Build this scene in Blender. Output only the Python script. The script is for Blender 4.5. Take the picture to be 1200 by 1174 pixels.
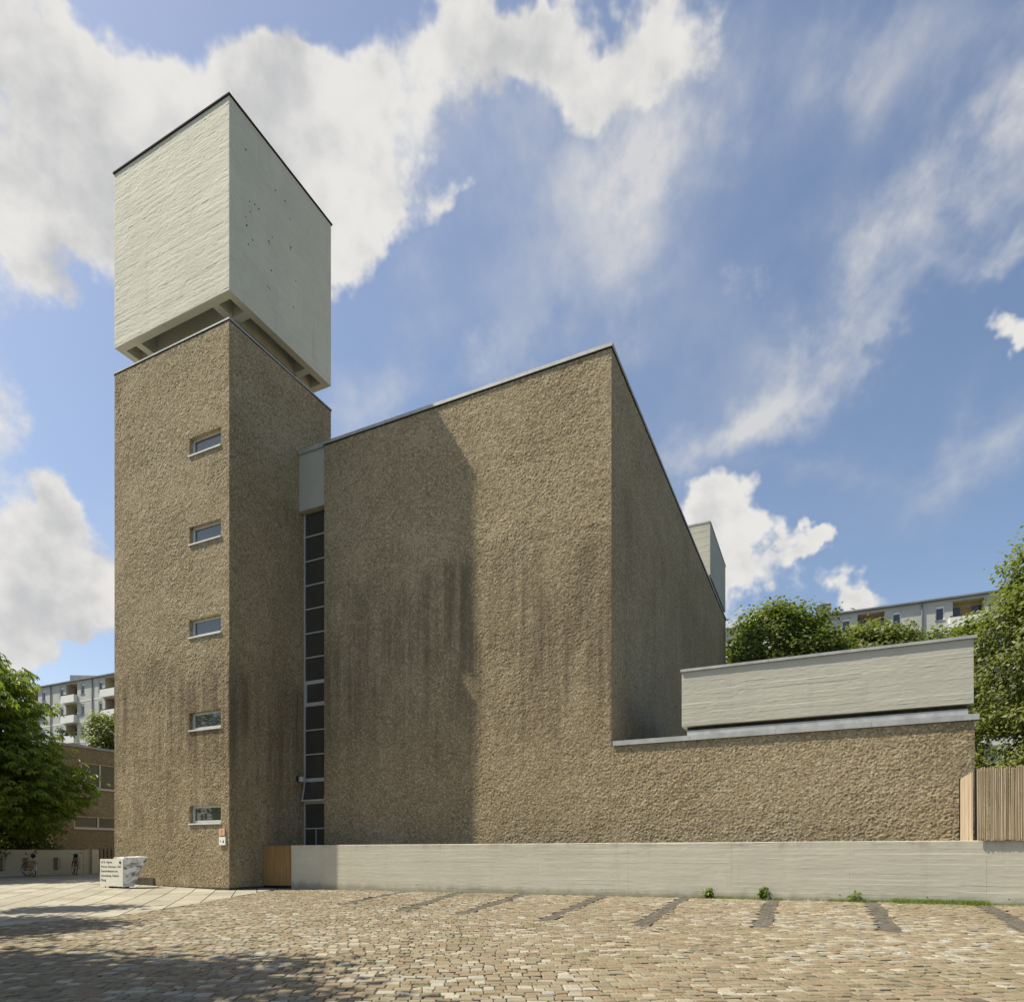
import bpy, math, random
import numpy as np
from mathutils import Vector, Matrix

for o in list(bpy.data.objects): bpy.data.objects.remove(o)
scene = bpy.context.scene
COL = scene.collection
R = math.radians
# ------------------------------------------------------------------ camera
F_PX, Y_HOR, EYE = 767.9, 999.6, 1.25          # focal length and horizon in a 1200 px wide frame
cam_d = bpy.data.cameras.new('camera'); cam = bpy.data.objects.new('camera', cam_d); COL.objects.link(cam)
cam_d.sensor_width = 36; cam_d.lens = 36 * F_PX / 1200; cam_d.shift_y = (Y_HOR - 587) / 1200
cam_d.clip_start = .1; cam_d.clip_end = 3000
cam.location = (0, 0, EYE); cam.rotation_euler = (R(90), 0, 0)
scene.camera = cam
# ------------------------------------------------------------------ church frame: u along the facade, v into depth
TH = 0.44285; CT, ST = math.cos(TH), math.sin(TH); X0, D0 = -9.537, 22.098
def B(u, v, z=0): return Vector((X0 + u * CT + v * ST, D0 - u * ST + v * CT, z))
def UV(x, y): return ((x - X0) * CT - (y - D0) * ST, (x - X0) * ST + (y - D0) * CT)
# ------------------------------------------------------------------ sun
SU = Vector((7.72, 3.15, -13.15))                  # travel of the light in u, v, z
sd = Vector((SU.x * CT + SU.y * ST, -SU.x * ST + SU.y * CT, SU.z)).normalized()
SUN_TO = -sd
SUN_EL = math.asin(SUN_TO.z); SUN_AZ = math.atan2(SUN_TO.x, SUN_TO.y)
sun_d = bpy.data.lights.new('sun', 'SUN'); sun_d.energy = 5.0; sun_d.angle = R(.55); sun_d.color = (1, .915, .755)
sun = bpy.data.objects.new('sun', sun_d); COL.objects.link(sun); sun.location = (-60, 0, 90)
sun.rotation_euler = SUN_TO.to_track_quat('Z', 'Y').to_euler()
# ------------------------------------------------------------------ node expression helper
class X:
    def __init__(s, nt, sock): s.nt, s.s = nt, sock
    def _m(s, op, *a, clamp=False):
        n = s.nt.nodes.new('ShaderNodeMath'); n.operation = op; n.use_clamp = clamp
        for i, q in enumerate((s,) + a):
            if isinstance(q, X): s.nt.links.new(q.s, n.inputs[i])
            else: n.inputs[i].default_value = q
        return X(s.nt, n.outputs[0])
    def __add__(s, o): return s._m('ADD', o)
    def __sub__(s, o): return s._m('SUBTRACT', o)
    def __mul__(s, o): return s._m('MULTIPLY', o)
    def __truediv__(s, o): return s._m('DIVIDE', o)
    def sq(s): return s._m('MULTIPLY', s)
    def exp(s): return s._m('EXPONENT')
    def fract(s): return s._m('FRACT')
    def mx(s, o): return s._m('MAXIMUM', o)
    def mn(s, o): return s._m('MINIMUM', o)
    def step(s, a, b, c=0., d=1., sm=True):
        n = s.nt.nodes.new('ShaderNodeMapRange'); n.interpolation_type = 'SMOOTHSTEP' if sm else 'LINEAR'
        s.nt.links.new(s.s, n.inputs[0])
        for i, q in enumerate((a, b, c, d)): n.inputs[i + 1].default_value = q
        return X(s.nt, n.outputs[0])
def dotv(nt, vec, w, off=0.):
    n = nt.nodes.new('ShaderNodeVectorMath'); n.operation = 'DOT_PRODUCT'
    nt.links.new(vec, n.inputs[0]); n.inputs[1].default_value = w
    r = X(nt, n.outputs['Value'])
    return r - off if off else r
def noise(nt, vec, scale, detail=4, rough=.55, dist=0., w=None, out=0, lac=2.0):
    n = nt.nodes.new('ShaderNodeTexNoise'); n.inputs['Scale'].default_value = scale
    n.inputs['Detail'].default_value = detail; n.inputs['Roughness'].default_value = rough
    n.inputs['Distortion'].default_value = dist; n.inputs['Lacunarity'].default_value = lac
    if w is not None: n.noise_dimensions = '4D'; n.inputs['W'].default_value = w
    if vec is not None: nt.links.new(vec, n.inputs['Vector'])
    return X(nt, n.outputs[out])
def vmap(nt, vec, sc=(1, 1, 1), loc=(0, 0, 0), rot=(0, 0, 0)):
    n = nt.nodes.new('ShaderNodeMapping'); n.inputs['Scale'].default_value = sc
    n.inputs['Location'].default_value = loc; n.inputs['Rotation'].default_value = rot
    nt.links.new(vec, n.inputs['Vector']); return n.outputs[0]
def mixc(nt, fac, a, b, mode='MIX'):
    n = nt.nodes.new('ShaderNodeMix'); n.data_type = 'RGBA'; n.blend_type = mode
    for sock, q in ((n.inputs[0], fac), (n.inputs[6], a), (n.inputs[7], b)):
        if isinstance(q, X): nt.links.new(q.s, sock)
        elif hasattr(q, 'is_output'): nt.links.new(q, sock)
        elif isinstance(q, (int, float)): sock.default_value = q
        else: sock.default_value = tuple(q) + ((1,) if len(q) == 3 else ())
    return n.outputs[2]
# ------------------------------------------------------------------ world: sky and clouds
wd = bpy.data.worlds.new('World'); scene.world = wd; wd.use_nodes = True
nt = wd.node_tree; nt.nodes.clear()
out = nt.nodes.new('ShaderNodeOutputWorld'); bg = nt.nodes.new('ShaderNodeBackground')
bg.inputs['Strength'].default_value = .115
nt.links.new(bg.outputs[0], out.inputs[0])
sky = nt.nodes.new('ShaderNodeTexSky'); sky.sky_type = 'NISHITA'; sky.sun_disc = False
sky.sun_elevation = SUN_EL; sky.sun_rotation = SUN_AZ; sky.air_density = 1.0; sky.dust_density = 1.3; sky.ozone_density = 1.4; sky.altitude = 40
tc = nt.nodes.new('ShaderNodeTexCoord'); DV = tc.outputs['Generated']
def pdir(px, py): return Vector(((px - 600) / F_PX, 1, (Y_HOR - py) / F_PX)).normalized()
def blob(px, py, rx, ry, ang, amp, vec, acc):
    c = pdir(px, py); a = R(ang); ca, sa = math.cos(a), math.sin(a)
    p1 = pdir(px + rx * ca, py - rx * sa); p2 = pdir(px + ry * sa, py + ry * ca)
    e1 = (p1 - c); e1 -= c * e1.dot(c); l1 = e1.length; e1.normalize()
    e2 = (p2 - c); e2 -= c * e2.dot(c); l2 = e2.length; e2 = c.cross(e1)
    m = nt.nodes.new('ShaderNodeMapping'); m.vector_type = 'TEXTURE'
    m.inputs['Location'].default_value = c; m.inputs['Rotation'].default_value = Matrix((e1, e2, c)).transposed().to_euler(); m.inputs['Scale'].default_value = (l1, l2, .4)
    nt.links.new(vec, m.inputs['Vector'])
    d = nt.nodes.new('ShaderNodeVectorMath'); d.operation = 'DOT_PRODUCT'; nt.links.new(m.outputs[0], d.inputs[0]); nt.links.new(m.outputs[0], d.inputs[1])
    e = nt.nodes.new('ShaderNodeMath'); e.operation = 'POWER'; e.inputs[0].default_value = .3679; nt.links.new(d.outputs['Value'], e.inputs[1])
    f = nt.nodes.new('ShaderNodeMath'); f.operation = 'MULTIPLY_ADD'; nt.links.new(e.outputs[0], f.inputs[0]); f.inputs[1].default_value = amp
    if acc is None: f.inputs[2].default_value = 0
    else: nt.links.new(acc.s, f.inputs[2])
    return X(nt, f.outputs[0])
CUM = [  # puffy clouds: direction (given through its place in the frame), half sizes, tilt, weight
    (250, 190, 190, 125, 8, .95), (70, 235, 130, 75, -14, .72), (400, 170, 85, 105, 0, .66), (110, 70, 70, 60, 0, .5), (330, 70, 70, 60, 20, .5), (30, 40, 60, 70, 0, .5),
    (630, 60, 150, 80, -6, .82), (560, 20, 100, 45, 0, .4), (780, 40, 70, 60, 10, .3), (430, 225, 60, 70, 0, .5), (30, 690, 100, 75, 0, .9), (45, 590, 35, 36, 0, .6), (90, 750, 70, 40, 0, .5), (850, 600, 48, 50, 0, .85), (880, 655, 55, 36, 0, .7), (820, 690, 70, 45, 0, .45),
    (995, 702, 42, 26, 0, .9), (1185, 402, 48, 26, 0, .72), (940, 642, 16, 13, 0, .5), (540, 245, 26, 40, -20, .5), (880, 735, 36, 20, 0, .6), (-250, 420, 260, 150, 10, .8), (1420, 160, 200, 120, 30, .7), (500, -300, 400, 150, 0, .8)]
WIS = [  # thin veils and streaks
    (1090, 240, 300, 46, 50, .85), (860, 500, 120, 30, 30, .85), (960, 400, 120, 42, 45, .4), (1135, 310, 150, 15, 41, .75), (640, 120, 210, 110, 0, .38), (770, 170, 110, 80, 20, .5), (720, 250, 120, 100, 30, .5), (1000, 75, 60, 60, 0, .35), (660, 330, 120, 40, 20, .22),
    (440, 450, 75, 40, 25, .55), (590, 420, 60, 18, 40, .5), (720, 390, 60, 22, 20, .35), (1110, 545, 90, 42, 20, .55), (1060, 80, 160, 70, 30, .35), (960, 550, 70, 20, 5, .25), (880, 370, 160, 60, 40, .16), (1180, 150, 60, 60, 0, .5), (500, 330, 60, 24, 50, .2), (300, 620, 260, 60, 10, .15), (1350, -80, 260, 60, 50, .6)]
# warp the look-up direction so that the outlines billow
nw = nt.nodes.new('ShaderNodeTexNoise'); nw.inputs['Scale'].default_value = 5.5; nw.inputs['Detail'].default_value = 5; nw.inputs['Roughness'].default_value = .6
nt.links.new(DV, nw.inputs['Vector'])
sb = nt.nodes.new('ShaderNodeVectorMath'); sb.operation = 'SUBTRACT'; nt.links.new(nw.outputs['Color'], sb.inputs[0]); sb.inputs[1].default_value = (.5, .5, .5)
sc = nt.nodes.new('ShaderNodeVectorMath'); sc.operation = 'SCALE'; nt.links.new(sb.outputs[0], sc.inputs[0]); sc.inputs['Scale'].default_value = .26
wv = nt.nodes.new('ShaderNodeVectorMath'); wv.operation = 'ADD'; nt.links.new(DV, wv.inputs[0]); nt.links.new(sc.outputs[0], wv.inputs[1]); WV = wv.outputs[0]
acc = None
for b_ in CUM:
    acc = blob(*b_, WV, acc)
fb = noise(nt, DV, 7.5, 10, .64); fb_lo = noise(nt, DV, 2.6, 2, .5, w=3.7)
dens = acc.mn(1.15) + (fb - .5) * 1.15 + fb_lo.step(.56, .75) * .18
cum = dens.step(.29, .64)
# the same clouds looked up a little towards the sun: thinner there means lit
shv = nt.nodes.new('ShaderNodeVectorMath'); shv.operation = 'ADD'; nt.links.new(DV, shv.inputs[0]); shv.inputs[1].default_value = tuple(SUN_TO * .035)
fb2 = noise(nt, shv.outputs[0], 7.5, 3, .62); fbs = fb
lit = ((fbs - fb2) * 2.4 + .80 - (dens - .6).mx(0.) * .40 + (noise(nt, DV, 3.3, 3, .55, 0., w=1.2) - .5) * .9)
lit = lit.step(.15, .95)
nt_c = mixc(nt, lit, (3.3, 3.33, 3.4), (4.85, 4.78, 4.63))
accw = None
for b_ in WIS:
    accw = blob(*b_, WV, accw)
stre = noise(nt, vmap(nt, DV, (7, 4, 7), (0, 0, 0), (0, R(42), 0)), 1.6, 7, .6)
wis = (accw * (stre.step(.28, .72) * 1.25 + .12)).step(.0, 1.15, 0, .88, sm=False) + (noise(nt, DV, 2.2, 5, .6, w=9.) - .5).mx(0.) * .3
skyc = mixc(nt, 1.0, sky.outputs[0], (1.03, .98, .94), 'MULTIPLY')
c1 = mixc(nt, wis.mn(.85), skyc, (4.3, 4.25, 4.2))
c2 = mixc(nt, cum, c1, nt_c)
nt.links.new(c2, bg.inputs['Color'])
wd.cycles.sampling_method = 'MANUAL'; wd.cycles.sample_map_resolution = 1024
# ------------------------------------------------------------------ colour management
scene.render.engine = 'CYCLES'
vs = scene.view_settings; vs.view_transform = 'Standard'; vs.look = 'None'; vs.exposure = 0.54; vs.gamma = 1; vs.use_curve_mapping = False
scene.cycles.max_bounces = 4
# ================================================================== materials
def newmat(name):
    m = bpy.data.materials.new(name); m.use_nodes = True; nt = m.node_tree
    return m, nt, nt.nodes['Principled BSDF']
def objc(nt):
    return nt.nodes.new('ShaderNodeTexCoord').outputs['Object']
def bump(nt, bs, h, strength=.4, dist=.01):
    b = nt.nodes.new('ShaderNodeBump'); b.inputs['Strength'].default_value = strength; b.inputs['Distance'].default_value = dist
    nt.links.new(h.s, b.inputs['Height']); nt.links.new(b.outputs[0], bs.inputs['Normal'])
def plain(name, col, rough=.7, metal=0., var=.15, scale=6., spec=.3, bmp=0.):
    m, nt, bs = newmat(name); v = objc(nt)
    n = noise(nt, v, scale, 5, .6)
    c = mixc(nt, n.step(.3, .7), tuple(x * (1 - var) for x in col), tuple(min(1, x * (1 + var)) for x in col))
    nt.links.new(c, bs.inputs['Base Color']); bs.inputs['Roughness'].default_value = rough
    bs.inputs['Metallic'].default_value = metal; bs.inputs['Specular IOR Level'].default_value = spec
    if bmp: bump(nt, bs, noise(nt, v, scale * 8, 4, .6), bmp, .004)
    return m
def roughcast(name, seed, zdrip, zlow, amt=.88):
    m, nt, bs = newmat(name); v = objc(nt); sep = nt.nodes.new('ShaderNodeSeparateXYZ'); nt.links.new(v, sep.inputs[0]); z = X(nt, sep.outputs[2])
    big = noise(nt, v, .42, 6, .68, .6, w=seed); mid = noise(nt, v, 2.2, 4, .6, 0, w=seed + 2); fine = noise(nt, v, 16, 3, .7, 0, w=seed + 3)
    c = mixc(nt, big.step(.28, .72), (.258, .204, .120), (.395, .325, .208))
    c = mixc(nt, mid.step(.25, .8) * .55, c, (.27, .21, .118))
    c = mixc(nt, fine.step(.5, .72) * .6, c, (.46, .40, .28))
    c = mixc(nt, fine.step(.5, .3) * .45, c, (.17, .135, .08))
    vc = nt.nodes.new('ShaderNodeTexVoronoi'); vc.inputs['Scale'].default_value = 21; nt.links.new(v, vc.inputs['Vector'])
    sc_ = nt.nodes.new('ShaderNodeSeparateColor'); nt.links.new(vc.outputs['Color'], sc_.inputs[0]); pr = X(nt, sc_.outputs[0])
    c = mixc(nt, pr.step(.72, .95) * .6, c, (.50, .44, .31)); c = mixc(nt, pr.step(.30, .05) * .55, c, (.13, .10, .062))
    # run-off streaks below the damp zone, and soot low down
    st1 = noise(nt, vmap(nt, v, (4.2, 4.2, .13)), 1.0, 7, .68, .1, w=seed + 5)
    st2 = noise(nt, vmap(nt, v, (.9, .9, .28)), 1.0, 5, .62, .4, w=seed + 7)
    zz = z + (noise(nt, v, .5, 4, .6, 0, w=seed + 8) - .5) * 3.2 + (st1 - .5) * 3.
    win = zz.step(zdrip + .4, zdrip - .8) * zz.step(zdrip - 9., zdrip - 2.6)
    s = win * st1.step(.30, .66) * st2.step(.30, .62)
    low = zz.step(zlow + 3.5, zlow - 1.5) * st2.step(.3, .7) * .35
    c = mixc(nt, (s * amt).mx(low).mn(.75), c, (.115, .09, .06))
    pale = st1.step(.66, .78) * zz.step(zdrip + 1, zdrip - 3) * .5
    c = mixc(nt, pale, c, (.42, .37, .27))
    nt.links.new(c, bs.inputs['Base Color']); bs.inputs['Roughness'].default_value = .95; bs.inputs['Specular IOR Level'].default_value = .1
    vo = nt.nodes.new('ShaderNodeTexVoronoi'); vo.inputs['Scale'].default_value = 26; nt.links.new(v, vo.inputs['Vector'])
    bump(nt, bs, X(nt, vo.outputs[0]) * -1. + fine, .5, .012)
    return m
def concrete(name, col, seed, stain=.5, splash=False):
    m, nt, bs = newmat(name); v = objc(nt)
    big = noise(nt, v, .8, 5, .65, .5, w=seed); row = noise(nt, vmap(nt, v, (.5, .5, 9)), 1., 4, .6, 0, w=seed + 1)
    st = noise(nt, vmap(nt, v, (3, 3, .25)), 1., 5, .65, 0, w=seed + 2); fine = noise(nt, v, 22, 4, .7, 0, w=seed + 4)
    c = mixc(nt, big.step(.3, .72), tuple(q * .88 for q in col), col)
    c = mixc(nt, row.step(.35, .7) * .3, c, tuple(q * .8 for q in col))
    c = mixc(nt, st.step(.55, .75) * stain * .5, c, tuple(q * .62 for q in col))
    c = mixc(nt, fine.step(.6, .75) * .3, c, tuple(q * .72 for q in col))
    nt.links.new(c, bs.inputs['Base Color']); bs.inputs['Roughness'].default_value = .85; bs.inputs['Specular IOR Level'].default_value = .2
    if splash:
        sp = nt.nodes.new('ShaderNodeSeparateXYZ'); nt.links.new(v, sp.inputs[0]); zz = X(nt, sp.outputs[2]) + (noise(nt, vmap(nt, v, (1, 1, .3)), 3., 5, .65, 0, w=seed + 6) - .5) * .5
        c = mixc(nt, zz.step(.34, .06) * .55, c, (.16, .15, .10)); uu = (X(nt, sp.outputs[0]) / 2.65).fract(); jn = uu.step(.004, .0015, sm=False) * noise(nt, v, 4., 3).step(.3, .6); c = mixc(nt, jn * .6, c, (.2, .19, .15)); c = mixc(nt, zz.step(1.30, 1.52) * st.step(.4, .65) * .35, c, (.22, .21, .17)); nt.links.new(c, bs.inputs['Base Color'])
    bump(nt, bs, fine + row, .25, .006)
    return m
M = {}
M['roughcast_tower'] = roughcast('roughcast_tower', 1.3, 8.0, 1.5)
M['roughcast_nave'] = roughcast('roughcast_nave', 4.1, 11.2, .3)
M['roughcast_side'] = roughcast('roughcast_side', 14.2, 13.5, -9, .3)
M['roughcast_wing'] = roughcast('roughcast_wing', 7.7, 30, -9)
M['roughcast_hall'] = roughcast('roughcast_hall', 9.7, 30, -9)
M['paint_belfry'] = concrete('paint_belfry', (.65, .635, .525), 2., .7)
M['paint_wall'] = concrete('paint_wall', (.52, .51, .425), 5., .6)
M['paint_dull'] = concrete('paint_dull', (.48, .485, .415), 8., .5)
M['paint_low'] = concrete('paint_low', (.55, .525, .425), 6., .7, True)
M['zinc'] = plain('zinc', (.41, .42, .415), .62, .15, .15, 3)
M['dark_trim'] = plain('dark_trim', (.03, .028, .024), .9, spec=.08)
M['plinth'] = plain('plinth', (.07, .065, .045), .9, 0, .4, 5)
M['alu'] = plain('alu', (.58, .59, .58), .4, .3, .05)
M['sill'] = plain('sill', (.68, .68, .64), .45, .1, .08)
M['roof'] = plain('roof', (.12, .12, .12), .9)
def glass(name, col, ior, rough=.02):
    m, nt, bs = newmat(name); v = objc(nt)
    nt.links.new(mixc(nt, noise(nt, v, 1.6, 3), tuple(q * .7 for q in col), tuple(q * 1.3 for q in col)), bs.inputs['Base Color'])
    bs.inputs['Roughness'].default_value = rough; bs.inputs['IOR'].default_value = ior
    bump(nt, bs, noise(nt, v, 1.2, 1), .06, .02); return m
M['glass'] = glass('glass', (.075, .085, .072), 1.75)
M['glass_dark'] = glass('glass_dark', (.05, .05, .046), 1.8, .08)
M['glass_far'] = glass('glass_far', (.045, .055, .065), 1.6)
# ================================================================== mesh helpers
class MB:
    def __init__(s): s.V = []; s.F = []; s.n = 0; s.A = []; s.S = set()
    def add(s, V, F, a=None):
        V = np.asarray(V, float); F = np.asarray(F, int)
        s.V.append(V); s.F.append(F + s.n); s.n += len(V)
        s.A.append(np.full(len(V), 0. if a is None else 0.) if a is None or np.isscalar(a) else np.asarray(a))
        return s
    def box(s, x0, x1, y0, y1, z0, z1):
        V = [(x, y, z) for z in (z0, z1) for y in (y0, y1) for x in (x0, x1)]
        return s.add(V, [(0, 2, 3, 1), (4, 5, 7, 6), (0, 1, 5, 4), (2, 6, 7, 3), (0, 4, 6, 2), (1, 3, 7, 5)])
    def cbox(s, x0, x1, y0, y1, z0, z1, c):          # box with chamfered vertical and top edges
        ring = lambda i: [(x0 + c + i, y0 + i), (x1 - c - i, y0 + i), (x1 - i, y0 + c + i), (x1 - i, y1 - c - i), (x1 - c - i, y1 - i), (x0 + c + i, y1 - i), (x0 + i, y1 - c - i), (x0 + i, y0 + c + i)]
        V = [(x, y, z0) for x, y in ring(0)] + [(x, y, z1 - c) for x, y in ring(0)] + [(x, y, z1) for x, y in ring(c * .8)]
        V += [((x0 + x1) / 2, (y0 + y1) / 2, z1), ((x0 + x1) / 2, (y0 + y1) / 2, z0)]
        Q = [(k * 8 + i, k * 8 + (i + 1) % 8, k * 8 + 8 + (i + 1) % 8, k * 8 + 8 + i) for k in (0, 1) for i in range(8)]
        s.add(V, Q); b = s.n - len(V)
        s.F.append(np.array([(16 + i, 16 + (i + 1) % 8, 24) for i in range(8)] + [((i + 1) % 8, i, 25) for i in range(8)]) + b)
        return s
    def tube(s, P, r, k=6, cap=True):
        P = [Vector(p) for p in P]; rr = r if hasattr(r, '__len__') else [r] * len(P); V = []
        for i, p in enumerate(P):
            d = (P[min(i + 1, len(P) - 1)] - P[max(i - 1, 0)]).normalized()
            a = d.orthogonal().normalized() if i == 0 else (a - d * a.dot(d)).normalized()
            b = d.cross(a)
            V += [p + (a * math.cos(t) + b * math.sin(t)) * rr[i] for t in [2 * math.pi * j / k for j in range(k)]]
        Fq = [(i * k + j, i * k + (j + 1) % k, (i + 1) * k + (j + 1) % k, (i + 1) * k + j) for i in range(len(P) - 1) for j in range(k)]
        if cap:
            V += [P[0], P[-1]]; n = len(P) * k
            s.add(V, Fq); s.F.append(np.array([((j + 1) % k, j, n) for j in range(k)] + [((len(P) - 1) * k + j, (len(P) - 1) * k + (j + 1) % k, n + 1) for j in range(k)]) + s.n - len(V))
        else: s.add(V, Fq)
        return s
    def ring(s, c, axis, Rr, r, n=28, k=6):           # torus
        c = Vector(c); ax = Vector(axis).normalized(); a = ax.orthogonal().normalized(); b = ax.cross(a); V = []
        for i in range(n):
            t = 2 * math.pi * i / n; d = a * math.cos(t) + b * math.sin(t)
            V += [c + d * (Rr + r * math.cos(q)) + ax * r * math.sin(q) for q in [2 * math.pi * j / k for j in range(k)]]
        return s.add(V, [(i * k + j, ((i + 1) % n) * k + j, ((i + 1) % n) * k + (j + 1) % k, i * k + (j + 1) % k) for i in range(n) for j in range(k)])
    def build(s, name, mat, parent=None, origin=None, smooth=False, attr=False):
        V = np.concatenate(s.V)
        if origin is not None: V = V - np.asarray(origin)
        me = bpy.data.meshes.new(name); me.vertices.add(len(V)); me.vertices.foreach_set('co', V.astype(np.float32).ravel())
        tot = [np.full(len(f), f.shape[1]) for f in s.F]; tot = np.concatenate(tot); idx = np.concatenate([f.ravel() for f in s.F])
        me.loops.add(len(idx)); me.loops.foreach_set('vertex_index', idx.astype(np.int32))
        me.polygons.add(len(tot)); st = np.concatenate([[0], np.cumsum(tot)[:-1]])
        me.polygons.foreach_set('loop_start', st.astype(np.int32)); me.polygons.foreach_set('loop_total', tot.astype(np.int32))
        sm = np.concatenate([np.full(len(f), smooth or (i in s.S)) for i, f in enumerate(s.F)])
        me.polygons.foreach_set('use_smooth', sm)
        if attr:
            a = me.attributes.new('rnd', 'FLOAT', 'POINT'); a.data.foreach_set('value', np.concatenate(s.A).astype(np.float32))
        me.update(calc_edges=True); me.validate()
        me.materials.append(M[mat] if isinstance(mat, str) else mat)
        o = bpy.data.objects.new(name, me); COL.objects.link(o); o.parent = parent
        return o
def tag(o, label=None, cat=None, group=None, kind=None):
    for k, q in (('label', label), ('category', cat), ('group', group), ('kind', kind)):
        if q: o[k] = q
    return o
def thing(name, label, cat, loc=(0, 0, 0), rz=0., group=None):
    o = bpy.data.objects.new(name, None); COL.objects.link(o); o.location = loc; o.rotation_euler = (0, 0, rz); o.empty_display_size = .3
    return tag(o, label, cat, group)
def copy_tree(o, parent=None):
    c = o.copy(); COL.objects.link(c); c.parent = parent
    for ch in list(o.children): copy_tree(ch, c)
    return c
# numpy value noise
_rs = {}
def vn(x, y, seed, px=4096):
    if seed not in _rs: _rs[seed] = np.random.RandomState(seed).rand(256, 256)
    T = _rs[seed]; xi = np.floor(x).astype(int); yi = np.floor(y).astype(int); fx = x - xi; fy = y - yi
    fx = fx * fx * (3 - 2 * fx); fy = fy * fy * (3 - 2 * fy); g = lambda i, j: T[(xi + i) % 256, (yi + j) % 256]
    return (g(0, 0) * (1 - fx) + g(1, 0) * fx) * (1 - fy) + (g(0, 1) * (1 - fx) + g(1, 1) * fx) * fy - .5
def worley(x, y, seed):
    rs = np.random.RandomState(seed); T = rs.rand(3, 256, 256); xi = np.floor(x).astype(int); yi = np.floor(y).astype(int); best = np.zeros_like(x)
    for i in (-1, 0, 1):
        for j in (-1, 0, 1):
            a, b = (xi + i) % 256, (yi + j) % 256
            d2 = (xi + i + T[0, a, b] - x) ** 2 + (yi + j + T[1, a, b] - y) ** 2
            best = np.maximum(best, (.35 + .65 * T[2, a, b]) * np.clip(1 - d2 / .62, 0, 1))
    return best
def h_rough(seed, amp=1.):
    def f(a, b):
        w = vn(a * 5, b * 5, seed) * .5
        p = worley(a / .06 + w, b / .056 + w, seed + 1); q = worley(a / .042, b / .04, seed + 6)
        n3 = vn(a / .17, b / .16, seed + 3); n4 = vn(a / .7, b / .7, seed + 4); n5 = vn(a / 2.3, b / 2.3, seed + 5)
        k = np.clip(1.15 + .7 * vn(a / 1.1, b / 1.6, seed + 8), .7, 1.6)
        return amp * (k * (.0115 * p + .0065 * q + .008 * n3) + .007 * n4 + .013 * n5 - .006)
    return f
def h_board(seed, pitch=.125, amp=1., lump=.004, seg=3.2, broken=.5):
    rs = np.random.RandomState(seed); off = rs.rand(400); sh = rs.rand(400) * 9
    def f(a, b):
        bb = b + vn(a / 2.7, b * 0, seed) * .005
        r = np.floor(bb / pitch).astype(int); t = bb / pitch - r
        s = np.floor((a + sh[r % 400]) / seg).astype(int)
        o = off[(r * 7 + s * 13) % 400] - .5
        seam = np.maximum(0, 1 - np.minimum(t, 1 - t) * pitch / .014) * np.clip(vn(a / broken, r * 3.3, seed + 4) * 2.2 + .25, -.9, 1)
        tilt = (t - .5) * (off[(r * 3 + s) % 400] - .35)
        return amp * (.005 * o + .0065 * seam + .004 * tilt + lump * (.55 * vn(a / .11, b / .06, seed + 1) + .8 * vn(a / .6, b / .45, seed + 2) + .7 * worley(a / .10, b / .055, seed + 3)))
    return f
def relief(mb, O, A, Nn, W, H, da, db, fn, holes=(), taper=.05, Bv=(0, 0, 1), reveal=.16):
    O, A, Nn, Bv = map(lambda q: np.asarray(q, float), (O, A, Nn, Bv))
    ga = np.linspace(0, W, max(2, int(W / da) + 1)); gb = np.linspace(0, H, max(2, int(H / db) + 1))
    for h in holes:
        for arr, k in ((0, 0), (0, 1), (1, 2), (1, 3)):
            if arr == 0: ga = np.append(ga[np.abs(ga - h[k]) > min(da * .3, .02)], h[k])
            else: gb = np.append(gb[np.abs(gb - h[k]) > min(db * .3, .02)], h[k])
    ga = np.unique(np.round(ga, 5)); gb = np.unique(np.round(gb, 5))
    a, b = np.meshgrid(ga, gb, indexing='ij'); h = fn(a, b) if fn else np.zeros_like(a)
    d = np.minimum(np.minimum(a, W - a), np.minimum(b, H - b))
    for q in holes: d = np.minimum(d, np.hypot(np.maximum(np.maximum(q[0] - a, a - q[1]), 0), np.maximum(np.maximum(q[2] - b, b - q[3]), 0)))
    h = h * np.clip(d / taper, 0, 1)
    P = O + a[..., None] * A + b[..., None] * Bv + h[..., None] * Nn
    n, m = a.shape; I = np.arange(n * m).reshape(n, m)
    Q = np.stack([I[:-1, :-1], I[1:, :-1], I[1:, 1:], I[:-1, 1:]], -1)
    ca = (ga[1:] + ga[:-1]) / 2; cb = (gb[1:] + gb[:-1]) / 2; keep = np.ones((n - 1, m - 1), bool)
    for q in holes: keep &= ~(((ca > q[0]) & (ca < q[1]))[:, None] & ((cb > q[2]) & (cb < q[3]))[None, :])
    mb.add(P.reshape(-1, 3), Q[keep])
    if fn: mb.S.add(len(mb.F) - 1)
    for q in holes:
        p = [O + A * q[i] + Bv * q[j] for i, j in ((0, 2), (1, 2), (1, 3), (0, 3))]; r = [x - Nn * reveal for x in p]
        mb.add(p + r, [(i, i + 4, (i + 1) % 4 + 4, (i + 1) % 4) for i in range(4)])
    return mb
# ground height in church frame
def gz(u, v):
    u = np.asarray(u, float); v = np.asarray(v, float)
    g = .0066 * np.clip(u, 0, 60) + .021 * np.clip(-u, 0, 6) + .008 * np.clip(-u - 6, 0, 40)
    return g + .015 * np.clip(v, -40, 0) + .004 * np.clip(v, 0, 40)
def gzw(x, y): return gz(*UV(x, y))
def bfix(o):                                   # church-frame thing: stand it at B(u, v) and turn it
    return o
def cthing(name, label, cat, u, v, group=None):
    z = float(gz(u, v)); o = thing(name, label, cat, B(u, v, z), -TH, group); o['_o'] = 0
    del o['_o']; return o, (u, v, z)
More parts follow.
